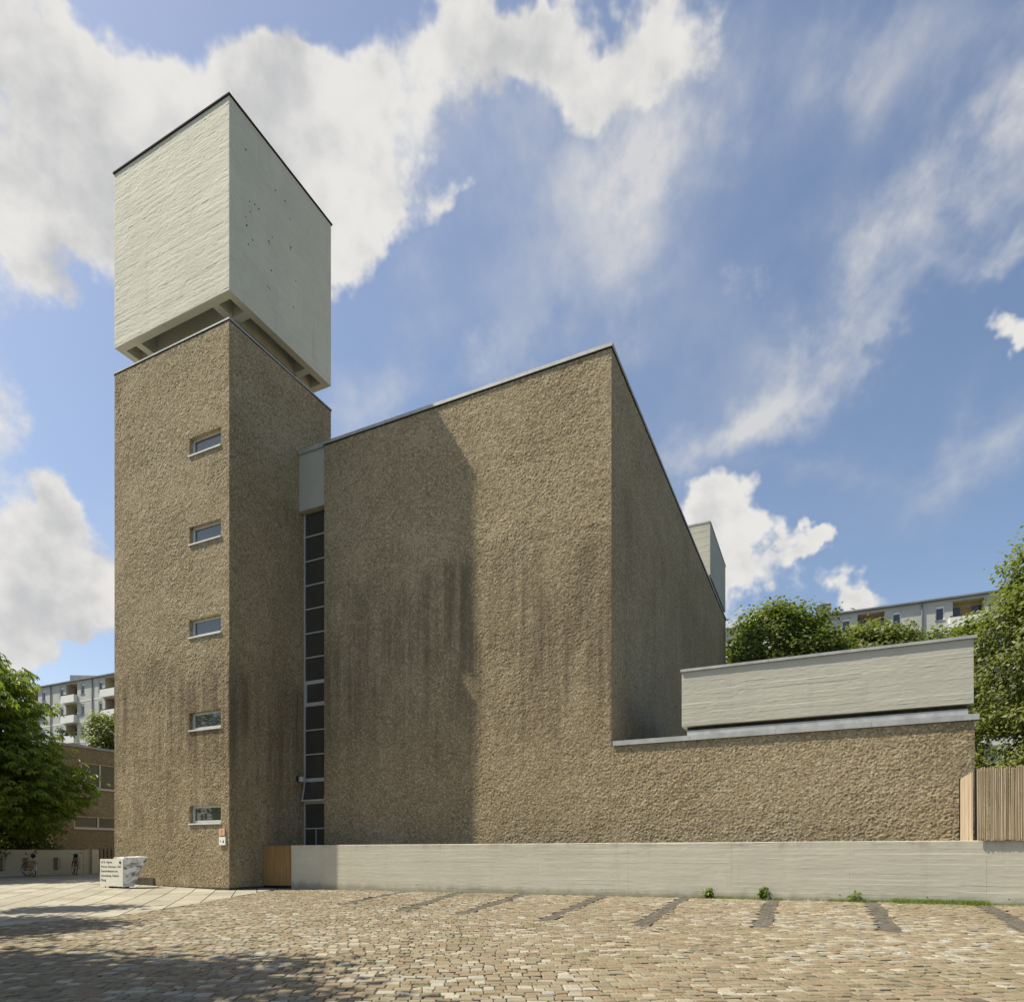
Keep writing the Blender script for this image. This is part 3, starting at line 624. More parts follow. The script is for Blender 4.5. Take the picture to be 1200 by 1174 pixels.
# ================================================================== boundary wall, gate, fence
VW, ZBW = 1.408, 1.532
bw, BO = cthing('boundary_wall', 'long low pale board-marked concrete wall in front of the church', 'wall', 16, VW + .12); bw.location.z = 0; BO = (BO[0], BO[1], 0)
mb = MB(); UA, UZ = 1.4, 31.
fb_ = h_board(71, .118, .55, .0045, 2.6, .4)
relief(mb, (UA, VW, -.3), (1, 0, 0), (0, -1, 0), UZ - UA, ZBW + .3 - .012, .05, .016, fb_, taper=.015)
relief(mb, (UA, VW + .24, -.3), (0, -1, 0), (-1, 0, 0), .24, ZBW + .3 - .012, .06, .03, h_board(72), taper=.015)
mb.add([(UA, VW, ZBW - .012), (UZ, VW, ZBW - .012), (UZ, VW + .012, ZBW), (UA, VW + .012, ZBW), (UZ, VW + .24, ZBW), (UA, VW + .24, ZBW), (UA, VW + .24, -.3), (UZ, VW + .24, -.3), (UZ, VW, -.3)], [(0, 1, 2, 3), (3, 2, 4, 5), (5, 4, 7, 6), (1, 8, 7, 4)])
mb.build('wall', 'paint_low', bw, BO)
mbh = MB()
for u in (6.6, 10.9, 12.6, 16.9, 18.45, 20.2, 21.7, 23.6): mbh.tube([(u, VW + .01, .27), (u, VW - .006, .27)], .012, 6)
tag(mbh.build('tie_holes', 'dark_trim', bw, BO), kind='stuff')
def reed_mat(name, c0, c1):
    m, nt, bs = newmat(name); v = objc(nt); at = nt.nodes.new('ShaderNodeAttribute'); at.attribute_name = 'rnd'
    c = mixc(nt, X(nt, at.outputs['Fac']), c0, c1); n = noise(nt, vmap(nt, v, (30, 30, 1.5)), 1., 4, .6)
    c = mixc(nt, n.step(.45, .75) * .5, c, tuple(q * .55 for q in c0)); nt.links.new(c, bs.inputs['Base Color']); bs.inputs['Roughness'].default_value = .7; return m
M['reed_gold'] = reed_mat('reed_gold', (.30, .17, .055), (.47, .30, .12)); M['reed_pale'] = reed_mat('reed_pale', (.27, .20, .11), (.56, .46, .31)); M['reed_light'] = reed_mat('reed_light', (.42, .33, .22), (.60, .5, .37))
def reeds(mb, p0, p1, z0, z1, nrm, pitch, seed, ragged=.03):
    rs = np.random.RandomState(seed); p0, p1 = Vector(p0), Vector(p1); L = (p1 - p0).length; n = int(L / pitch)
    for i in range(n):
        for lay in range(2):
            p = p0.lerp(p1, (i + .5 + rs.uniform(-.4, .4)) / n) + Vector(nrm) * (lay * .009 + rs.uniform(-.004, .004)); t = p + (p1 - p0).normalized() * rs.uniform(-.015, .015); r = rs.uniform(.005, .008)
            k = mb.n; mb.tube([(p.x, p.y, z0 + rs.uniform(-.5, .5) * ragged), ((p.x + t.x) / 2, (p.y + t.y) / 2, (z0 + z1) / 2), (t.x, t.y, z1 + rs.uniform(-1, .6) * ragged)], [r, r * .95, r * .8], 5, True)
            mb.A[-1] = np.full(mb.n - k, rs.rand())
gate, GO = cthing('reed_gate', 'narrow golden reed gate between the tower and the low wall', 'gate', .7, 1.5); gate.location.z = 0; GO = (GO[0], GO[1], 0)
mb = MB(); reeds(mb, (.03, 1.49, 0), (1.37, 1.49, 0), .12, 1.52, (0, -1, 0), .014, 3); tag(mb.build('reed_mat', 'reed_gold', gate, GO, attr=True), kind='stuff')
MB().box(.02, .06, 1.51, 1.55, .05, 1.53).box(1.34, 1.385, 1.51, 1.55, .05, 1.53).box(.06, 1.34, 1.512, 1.548, .16, .2).box(.06, 1.34, 1.512, 1.548, 1.44, 1.48).build('frame', 'dark_trim', gate, GO)
fence, FO = cthing('reed_fence', 'weathered pale reed fence fixed along the top of the low wall', 'fence', 24, VW); fence.location.z = 0; FO = (FO[0], FO[1], 0)
mb = MB(); reeds(mb, (21.13, VW - .05, 0), (26.9, VW - .05, 0), 1.535, 3.1, (0, -1, 0), .012, 5, .05); tag(mb.build('reed_mat', 'reed_pale', fence, FO, attr=True), kind='stuff')
for u in (21.12, 24.1, 26.85): MB().box(u - .025, u + .025, VW + .02, VW + .07, ZBW + .003, 3.12).build('post', 'dark_trim', fence, FO)
MB().box(21.15, 26.8, VW + .0, VW + .018, 1.75, 1.79).box(21.15, 26.8, VW + .0, VW + .018, 2.8, 2.84).build('rail', 'dark_trim', fence, FO)
ret, RO = cthing('reed_screen', 'short light reed screen between the fence post and the wing', 'fence', 21.05, 2.2); ret.location.z = 0; RO = (RO[0], RO[1], 0)
mb = MB(); reeds(mb, (21.06, 1.49, 0), (21.06, 2.85, 0), .05, 3.03, (1, 0, 0), .015, 8, .03); tag(mb.build('reed_mat', 'reed_light', ret, RO, attr=True), kind='stuff')
MB().box(21.04, 21.07, 2.87, 2.93, .05, 3.04).build('edge_post', 'dark_trim', ret, RO)
# ================================================================== trees
def leaf_mat(name, c0, c1, trans=.35):
    m, nt, bs = newmat(name); at = nt.nodes.new('ShaderNodeAttribute'); at.attribute_name = 'rnd'
    c = mixc(nt, X(nt, at.outputs['Fac']), c0, c1); nt.links.new(c, bs.inputs['Base Color']); bs.inputs['Roughness'].default_value = .5; bs.inputs['Specular IOR Level'].default_value = .35
    tr = nt.nodes.new('ShaderNodeBsdfTranslucent'); nt.links.new(mixc(nt, .55, c, (.30, .42, .03)), tr.inputs[0]); mx = nt.nodes.new('ShaderNodeMixShader'); mx.inputs[0].default_value = trans
    nt.links.new(bs.outputs[0], mx.inputs[1]); nt.links.new(tr.outputs[0], mx.inputs[2]); nt.links.new(mx.outputs[0], nt.nodes['Material Output'].inputs[0]); return m
M['leaf_chestnut'] = leaf_mat('leaf_chestnut', (.08, .13, .02), (.235, .29, .052), .48)
M['leaf_linden'] = leaf_mat('leaf_linden', (.09, .11, .026), (.23, .24, .075), .36)
M['leaf_maple'] = leaf_mat('leaf_maple', (.07, .10, .02), (.175, .205, .05), .36)
M['leaf_weed'] = leaf_mat('leaf_weed', (.08, .13, .02), (.19, .25, .05))
M['bark'] = plain('bark', (.10, .08, .06), .95, 0, .4, 9, .1, .6)
def unit(rs, n):
    v = rs.normal(size=(n, 3)); return v / np.linalg.norm(v, axis=1)[:, None]
def crown_points(rs, lobes, n_cl, per, spread, seed, shell=.5, squash=.6):
    vol = np.array([l[3] * l[4] * l[5] for l in lobes]) ** (2 / 3.); pick = rs.choice(len(lobes), n_cl, p=vol / vol.sum())
    L = np.array(lobes, float)[pick]; d = unit(rs, n_cl); r = (shell + (1 - shell) * rs.rand(n_cl) ** .6)
    th = np.arctan2(d[:, 1], d[:, 0]); lump = 1 + .32 * vn(th * 2.2 + pick * 3.1, d[:, 2] * 3.2 + 7, seed) + .2 * vn(th * 5, d[:, 2] * 6, seed + 1)
    C = L[:, :3] + d * L[:, 3:6] * (r * lump)[:, None]
    P = np.repeat(C, per, 0); D = np.repeat(d, per, 0); g = rs.normal(size=P.shape) * spread; g[:, 2] *= squash
    tone = np.repeat(rs.rand(n_cl), per)
    return P + g, D, tone, C
def leaves(rs, P, D, size, tone, fold=.25, droop=.35):
    n = len(P); nrm = D * .55 + np.array([0, 0, .75]) + rs.normal(size=(n, 3)) * .45; nrm /= np.linalg.norm(nrm, axis=1)[:, None]
    t = np.cross(nrm, unit(rs, n)); t /= np.linalg.norm(t, axis=1)[:, None] + 1e-9; b = np.cross(nrm, t); s = (size * rs.uniform(.65, 1.25, n))[:, None]
    tip = P + t * s - np.array([0, 0, 1]) * s * droop * .4; V = np.stack([P - t * s * .1, P + t * s * .45 + b * s * .36 - nrm * s * fold * .3, tip, P + t * s * .45 - b * s * .36 - nrm * s * fold * .3], 1)
    return V.reshape(-1, 3), np.arange(4 * n).reshape(n, 4), np.repeat(np.clip(tone * .6 + rs.rand(n) * .4, 0, 1), 4)
def palmate(rs, P, D, size, tone):
    n = len(P); az = np.arctan2(D[:, 1], D[:, 0]) + rs.normal(size=n) * .9; V = []; A = []
    s = size * rs.uniform(.75, 1.25, n); tilt = rs.uniform(.15, .75, n)
    out = np.stack([np.cos(az), np.sin(az), -tilt], 1); out /= np.linalg.norm(out, axis=1)[:, None]; side = np.stack([-np.sin(az), np.cos(az), rs.normal(size=n) * .25], 1)
    up = np.cross(out, side); up *= np.sign(up[:, 2:3] + 1e-9)
    for k, a in enumerate((-2.1, -1.4, -.7, 0, .7, 1.4, 2.1)):
        ln = (s * (1 - .13 * abs(k - 3)))[:, None]; d = out * math.cos(a) + side * math.sin(a); w = np.cross(up, d); m = P + d * ln * .6 - up * ln * .05; tip = P + d * ln - up * ln * .30 - np.array([0, 0, 1]) * ln * .12
        V.append(np.stack([P, m + w * ln * .17 - up * ln * .05, tip, m - w * ln * .17 - up * ln * .05], 1)); A.append(np.repeat(np.clip(tone * .6 + .4 * rs.rand(n), 0, 1)[:, None], 4, 1))
    V = np.stack(V, 1).reshape(-1, 3); A = np.stack(A, 1).reshape(-1); return V, np.arange(len(V)).reshape(-1, 4), A
def tree(name, label, base, trunk_h, r0, lobes, n_cl, per, spread, size, mat, seed, kind='leaf', shell=.5, group=None, limbs=14, squash=.6):
    rs = np.random.RandomState(seed); bz = float(gzw(base[0], base[1])) - .1; t = thing(name, label, 'tree', (base[0], base[1], bz), group=group); Oo = (base[0], base[1], bz)
    P, D, tone, C = crown_points(rs, lobes, n_cl, per, spread, seed, shell, squash)
    keep = P[:, 2] > bz + .6; P, D, tone = P[keep], D[keep], tone[keep]
    mb = MB(); top = Vector((base[0] + rs.uniform(-.3, .3), base[1] + rs.uniform(-.3, .3), trunk_h)); b0 = Vector((base[0], base[1], bz))
    mb.tube([b0, b0.lerp(top, .12), b0.lerp(top, .5) + Vector((rs.uniform(-.1, .1), rs.uniform(-.1, .1), 0)), top], [r0 * 1.45, r0, r0 * .85, r0 * .6], 10)
    for k in range(limbs):
        c = Vector(C[rs.randint(len(C))]); s = b0.lerp(top, rs.uniform(.55, 1.)); m = s.lerp(c, .5) + Vector((rs.uniform(-.4, .4), rs.uniform(-.4, .4), rs.uniform(.0, .7)))
        mb.tube([s, m, c], [r0 * .42, r0 * .24, r0 * .06], 6)
        for q in range(2):
            c2 = Vector(C[np.argmin(((C - np.array(m.lerp(c, .5)) - rs.normal(size=3) * .9) ** 2).sum(1))]); mb.tube([m, m.lerp(c2, .5) + Vector((0, 0, .2)), c2], [r0 * .18, r0 * .1, r0 * .04], 5)
    mb.build('trunk', 'bark', t, Oo, smooth=True)
    V, Fq, A = (palmate if kind == 'palm' else leaves)(rs, P, D, size, tone)
    MB().add(V, Fq, A).build('crown', mat, t, Oo, attr=True); return t
tree('chestnut_tree', 'large leafy chestnut tree behind the low bicycle wall', (-24.9, 30.3), 4.2, .3, [(-26.2, 30., 6.3, 4.9, 4.6, 4.6), (-22.9, 29.6, 4.4, 3.0, 3.2, 2.3), (-26.5, 29.8, 3.6, 5, 4, 2.0), (-25.6, 30.2, 8.6, 3, 3, 2.2), (-24.9, 26.6, 7.6, 3.4, 3., 2.6)], 1800, 11, .36, .30, 'leaf_chestnut', 3, 'palm', .62, limbs=18, squash=.35)
tree('linden_tree', 'tall linden tree rising behind the reed fence', (28.2, 33.), 8., .35, [(28.2, 32.5, 11.5, 4.9, 4.6, 5.0), (28.6, 32.5, 6.2, 5.4, 4.6, 4.6), (27.4, 32.4, 15.0, 2.4, 2.6, 2.8), (30.4, 33, 16.5, 3, 3, 3.6), (27.6, 31.4, 4., 4., 2.4, 3.2)], 2900, 30, .32, .22, 'leaf_linden', 12, shell=.66)
tree('round_tree', 'broad rounded tree behind the wing, beside the nave', (19., 45.), 9., .4, [(18.6, 45, 14.4, 3.9, 3.6, 4.0), (15.6, 45, 11.9, 2.7, 3, 2.8), (21.3, 45.5, 13.2, 2.8, 3, 3.1)], 1700, 30, .36, .26, 'leaf_maple', 21, shell=.6)
tree('spreading_tree', 'yellow-green spreading tree in front of the right apartment block balconies', (26.6, 48.), 9., .3, [(26.4, 48, 14.9, 2.9, 3, 3.2), (23.6, 47.6, 13.5, 2.2, 3, 2.5)], 1150, 30, .36, .26, 'leaf_linden', 25, shell=.55)
tree('low_tree', 'lower olive green tree between spreading tree and linden', (31.2, 49.), 9., .3, [(30.6, 49, 14.5, 2.9, 3, 3.2), (33.4, 49.5, 11.6, 2.4, 3, 2.6)], 1000, 30, .36, .26, 'leaf_maple', 29, shell=.55)
tree('slim_tree', 'bright green tree in front of the left apartment block, beside the tower', (-36.4, 60.), 7., .25, [(-36.6, 60, 10.6, 2.3, 2.4, 3.7), (-35.5, 60, 9, 2.6, 2.4, 3.4)], 620, 30, .34, .28, 'leaf_linden', 33, shell=.5)
tree('yard_tree', 'tree beside the yard whose crown shades the cobbles', (-12., 4.6), 5.5, .25, [(-12.1, 4.8, 8.6, 4.8, 4.6, 2.6), (-8.6, 3.0, 8.2, 2.8, 2.5, 1.8)], 1800, 26, .42, .26, 'leaf_maple', 41, shell=.35)
tree('kerb_tree', 'smaller tree at the paving edge shading the slabs', (-17.0, 12.2), 5., .2, [(-15.9, 12.1, 7.6, 3.6, 1.8, 1.9), (-18.5, 11.6, 8., 3, 1.8, 2), (-15.7, 15.9, 8., 1.3, .6, .5)], 1000, 26, .38, .25, 'leaf_maple', 43, shell=.35)
tree('boundary_tree', 'dense tree at the far edge of the forecourt', (-36.5, 15.5), 6., .3, [(-36.5, 15.5, 8., 5, 6, 5.5), (-36, 10, 6, 4, 5, 5)], 600, 20, .6, .3, 'leaf_maple', 47, shell=.5)
def shrub(label, base, lobes, n_cl, seed):
    t = tree('shrub', label, base, .9, .06, lobes, n_cl, 26, .22, .13, 'leaf_maple', seed, shell=.3, limbs=9); t['category'] = 'shrub'
shrub('dark evergreen shrub under the chestnut tree behind the bicycle wall', (-24.4, 29.2), [(-24.4, 29.2, 1.5, 1.5, 1.6, 1.3)], 260, 61)
shrub('dark shrub behind the red bicycle and the bicycle wall', (-23.7, 32.2), [(-23.7, 32.2, 1.4, 1.2, 1.7, 1.3)], 260, 62)
# ================================================================== apartment blocks
M['render_white'] = plain('render_white', (.62, .62, .58), .9, 0, .06, .6); M['render_grey'] = plain('render_grey', (.47, .475, .44), .9, 0, .08, .7); M['parapet'] = plain('parapet', (.74, .74, .71), .8, 0, .04, 1)
M['log_pink'] = plain('log_pink', (.42, .33, .28), .9); M['log_yellow'] = plain('log_yellow', (.48, .44, .27), .9); M['slate'] = plain('slate', (.20, .21, .23), .7, .1, .15, 1); M['frame_white'] = plain('frame_white', (.75, .75, .73), .6); M['wood_door'] = plain('wood_door', (.38, .24, .12), .7)
def block(name, label, u0, u1, v, ztop, storey, nst, wins, logs, pipes, pents, depth=11.):
    t, OO = cthing(name, label, 'building', (u0 + u1) / 2, v + depth / 2); t.location.z = 0; OO = (OO[0], OO[1], 0)
    zb = ztop - storey * nst; mb = MB(); holes = []
    for k in range(nst):
        z = ztop - storey * (k + 1)
        for a, b in wins: holes.append((a - u0, b - u0, z + .92, z + 2.42))
        for a, b in logs: holes.append((a - u0, b - u0, z + .02, z + 2.62))
    # facade with real openings, grid of cells
    H = ztop - (-.2); ha = [(a, b, c + (zb + .2), d + (zb + .2)) for a, b, c, d in [(h[0], h[1], h[2] - zb, h[3] - zb) for h in holes]]
    relief(mb, (u0, v, -.2), (1, 0, 0), (0, -1, 0), u1 - u0, H, 50, 50, None, ha, reveal=.22)
    mb.add([(u0, v, -.2), (u1, v, -.2), (u1, v + depth, -.2), (u0, v + depth, -.2), (u0, v, ztop), (u1, v, ztop), (u1, v + depth, ztop), (u0, v + depth, ztop)], [(1, 2, 6, 5), (2, 3, 7, 6), (3, 0, 4, 7), (4, 5, 6, 7)])
    mb.build('wall', 'render_grey', t, OO)
    MB().box(u0 - .2, u1 + .2, v - .3, v + depth, ztop + .003, ztop + .16).build('roof_edge', 'slate', t, OO)
    for k in range(nst + 1):
        z = ztop - storey * k
        if z < 3: continue
        mm = MB()
        edges = sorted([(a, b) for a, b in logs]); c = u0
        for a, b in edges + [(u1, u1)]:
            if a - c > .1: mm.box(c, a, v - .02, v + .05, z - .16, z + (.0 if k == 0 else .10))
            c = b
        if k: mm.build('floor_band', 'render_white', t, OO)
    nvis = min(nst, 5)
    for k in range(nvis):
        z = ztop - storey * (k + 1)
        for a, b in wins:
            w = MB().box(a, b, v + .12, v + .2, z + .92, z + 1.0).box(a, b, v + .12, v + .2, z + 2.12, z + 2.42).box(a, a + .09, v + .12, v + .2, z + 1., z + 2.12).box(b - .09, b, v + .12, v + .2, z + 1., z + 2.12).build('window', 'frame_white', t, OO)
            p = MB().box(a + .08, b - .08, v + .16, v + .18, z + .99, z + 2.13).build('pane', 'glass_far', w); p.data.transform(Matrix.Translation(-Vector(OO)))
            p = MB().box(a - .06, b + .06, v - .06, v + .12, z + .86, z + .92).build('sill', 'slate', w); p.data.transform(Matrix.Translation(-Vector(OO)))
        for q, (a, b) in enumerate(logs):
            mt = 'log_pink' if (k + q) % 2 == 0 else 'log_yellow'
            # loggia: back wall, side wall, slab, parapet standing out in front, door and window
            lg = MB().box(a, b, v + 1.3, v + 1.4, z, z + 2.62).box(a - .08, a - .002, v + .22, v + 1.4, z, z + 2.62).box(b + .002, b + .08, v + .22, v + 1.4, z, z + 2.62).box(a, b, v + .2, v + 1.3, z - .1, z + .02).box(a, b, v + .23, v + 1.3, z + 2.62, z + 2.7).build('loggia', mt, t, OO)
            for nm, m2, bx in (('parapet', 'parapet', (a - .35, b + .1, v - .55, v - .47, z - .12, z + .92)), ('parapet', 'parapet', (a - .35, a - .27, v - .468, v - .003, z - .12, z + .92)), ('parapet', 'parapet', (b + .02, b + .1, v - .468, v - .003, z - .12, z + .92)), ('balcony_floor', 'parapet', (a - .268, b + .018, v - .468, v - .003, z - .12, z - .02)), ('door', 'wood_door' if q % 2 else 'frame_white', (a + .9, a + 1.6, v + 1.24, v + 1.297, z + .03, z + 2.2)), ('pane', 'glass_far', (a + 1.7, b - .05, v + 1.24, v + 1.297, z + .9, z + 2.3)), ('pane', 'glass_far', (a + .1, a + .8, v + 1.24, v + 1.297, z + .9, z + 2.3)), ('railing', 'dark_trim', (a - .3, b + .05, v - .52, v - .5, z + .93, z + 1.06))):
                p = MB().box(*bx).build(nm, m2, lg); p.data.transform(Matrix.Translation(-Vector(OO)))
    for u in pipes: MB().tube([(u, v - .09, .3), (u, v - .09, ztop - .02)], .07, 6).build('downpipe', 'slate', t, OO)
    for (a, b, h) in pents:
        mb = MB(); mb.add([(a, v + 1., ztop + .16), (b, v + 1., ztop + .16), (b, v + 6, ztop + .16), (a, v + 6, ztop + .16), (a, v + 1., ztop + h), (b, v + 1., ztop + h * .35), (b, v + 6, ztop + h * .35), (a, v + 6, ztop + h)], [(0, 1, 5, 4), (1, 2, 6, 5), (2, 3, 7, 6), (3, 0, 4, 7), (4, 5, 6, 7)]); mb.build('penthouse', 'slate', t, OO)
    return t
lw = []; ll = []
for k in range(-1, 3):
    o = 8.84 * k; lw += [(-75.53 + o + .0, -74.72 + o), (-71.62 + o, -70.8 + o)] ; ll += [(-78.95 + o, -76.3 + o)]
ll = [(a, b) for a, b in ll]; lw = sorted(lw + [])
block('apartment_block', 'pale apartment block with white balconies seen between chestnut tree and tower', -89., -50., 41., 25.35, 2.845, 9, [(a, b) for a, b in [(-80.35, -79.5), (-75.53, -74.72), (-71.62, -70.8), (-66.6, -65.8), (-84.6, -83.8), (-62.7, -61.9)]], [(-78.9, -76.35), (-70.2, -67.6), (-88.0, -85.6), (-61.2, -58.6)], [-72.9, -82.4], [(-79.7, -72.1, 1.5)])
block('apartment_block', 'long white apartment block behind the wing with grey roof edge', -6., 52., 61., 26.3, 2.9, 9, [(19.9, 20.7), (24.5, 25.25), (28.2, 28.95), (10., 10.8), (6, 6.8), (33.8, 34.6)], [(21.35, 23.8), (29.65, 32.2), (12.5, 15), (2, 4.5)], [27.05], [])
lift, _o = cthing('lift_housing', 'grey metal lift housing on the roof of the long apartment block', 'roof housing', 18.2, 63.); lift.location.z = 26.46
MB().box(-.65, .65, -1., 1.2, 0, 1.5).build('housing', 'slate', lift); MB().box(-.7, .7, -1.05, 1.25, 1.5, 1.58).build('cap', 'alu', lift)
# ================================================================== parish hall and forecourt at left
hall, HO = cthing('parish_hall', 'two storey roughcast hall with ribbon windows behind the bicycle wall', 'building', -24, 14); hall.location.z = 0; HO = (HO[0], HO[1], 0)
HU, HV0, HV1, HZ = -18.5, 4.9, 24., 7.0
mb = MB(); hol = [(1.45, 12, 4.83 + .2, 6.25 + .2), (1.1, 12, 2.62 + .2, 3.3 + .2)]
relief(mb, (HU, HV0, -.2), (0, 1, 0), (1, 0, 0), HV1 - HV0, HZ + .2, .08, .08, h_rough(81), hol, reveal=.2); relief(mb, (HU - 15, HV0, -.2), (1, 0, 0), (0, -1, 0), 15, HZ + .2, .1, .1, h_rough(85))
mb.add([(HU - 15, HV0, HZ), (HU, HV0, HZ), (HU, HV1, HZ), (HU - 15, HV1, HZ)], [(0, 1, 2, 3)]); mb.build('wall', 'roughcast_hall', hall, HO)
coping_run(hall, HO, HV0 - .05, HV1, 'v', HU, HZ + .01, HZ + .14, .05, .3)
for z0, z1, a, st in ((4.83, 6.25, 1.45, 1.05), (2.62, 3.3, 1.1, 1.3)):
    w = MB(); a0, a1 = HV0 + a, HV0 + 12; w.box(HU - .17, HU - .1, a0, a1, z0, z0 + .07).box(HU - .17, HU - .1, a0, a1, z1 - .07, z1); q = a0
    while q < a1: w.box(HU - .165, HU - .08, q, q + .09, z0 + .07, z1 - .07); q += st
    w = w.build('ribbon_window', 'alu', hall, HO); q = a0
    while q < a1 - .1:
        p = MB().box(HU - .15, HU - .13, q + .09, min(q + st, a1), z0 + .07, z1 - .07).build('pane', 'glass', w); p.data.transform(Matrix.Translation(-Vector(HO))); q += st
    p = MB().box(HU - .1, HU + .06, a0 - .05, a1, z0 - .06, z0 + .005).build('sill', 'sill', w); p.data.transform(Matrix.Translation(-Vector(HO)))
lwall, LWO = cthing('bicycle_wall', 'low shaded concrete wall that the bicycles stand against', 'wall', -15.55, 2); lwall.location.z = 0; LWO = (LWO[0], LWO[1], 0)
mb = MB(); relief(mb, (-15.45, -10, -.2), (0, 1, 0), (1, 0, 0), 14.6, 1.62, .12, .02, h_board(91, .12, .6)); mb.box(-15.7, -15.452, -10, 4.6, -.2, 1.42); mb.build('wall', 'paint_dull', lwall, LWO)
MB().box(-16.0, -15.5, 4.65, 5.0, -.1, 1.44).build('end_pier', 'paint_dull', lwall, LWO); MB().box(-15.5, -15.36, 5.0, 5.35, -.1, 1.45).build('end_pier', 'paint_wall', lwall, LWO)
mg, MO = cthing('bar_gate', 'dark metal bar gate beside the end of the bicycle wall', 'gate', -15.5, 6.3); zz = MO[2]
for k in range(9): MB().box(-15.5, -15.47, 5.45 + k * .2, 5.48 + k * .2, zz + .06, zz + 1.25).build('bar', 'dark_trim', mg, MO)
MB().box(-15.505, -15.465, 5.4, 7.25, zz + 1.25, zz + 1.29).box(-15.505, -15.465, 5.4, 7.25, zz + .02, zz + .06).build('frame', 'slate', mg, MO)
M['rack'] = plain('rack', (.16, .15, .13), .5, .5)
for v in (-1.9, .95, 1.95, 3.3, 4.25):
    r_, ro = cthing('bicycle_rack', 'small steel hoop bicycle holder fixed to the bicycle wall', 'bicycle rack', -15.36, v, 'bicycle holders on the wall'); z = ro[2]
    for dv in (-.05, .05): MB().tube([(-15.44, v + dv, z + .28), (-15.2, v + dv, z + .30), (-15.2, v + dv, z + .78), (-15.44, v + dv, z + .80)], .012, 6).build('hoop', 'rack', r_, ro)
    MB().box(-15.45, -15.43, v - .09, v + .09, z + .24, z + .84).build('back_plate', 'rack', r_, ro)
pole, PO = cthing('metal_pole', 'slim grey metal pole behind the bicycle wall', 'pole', -16.6, -.3); MB().tube([(0, 0, 0), (0, 0, 3.4)], .06, 10).build('shaft', 'alu', pole); MB().tube([(0, 0, 0), (0, 0, .12)], .11, 10).build('foot', 'slate', pole)  # plain metal pole, no lamp on it
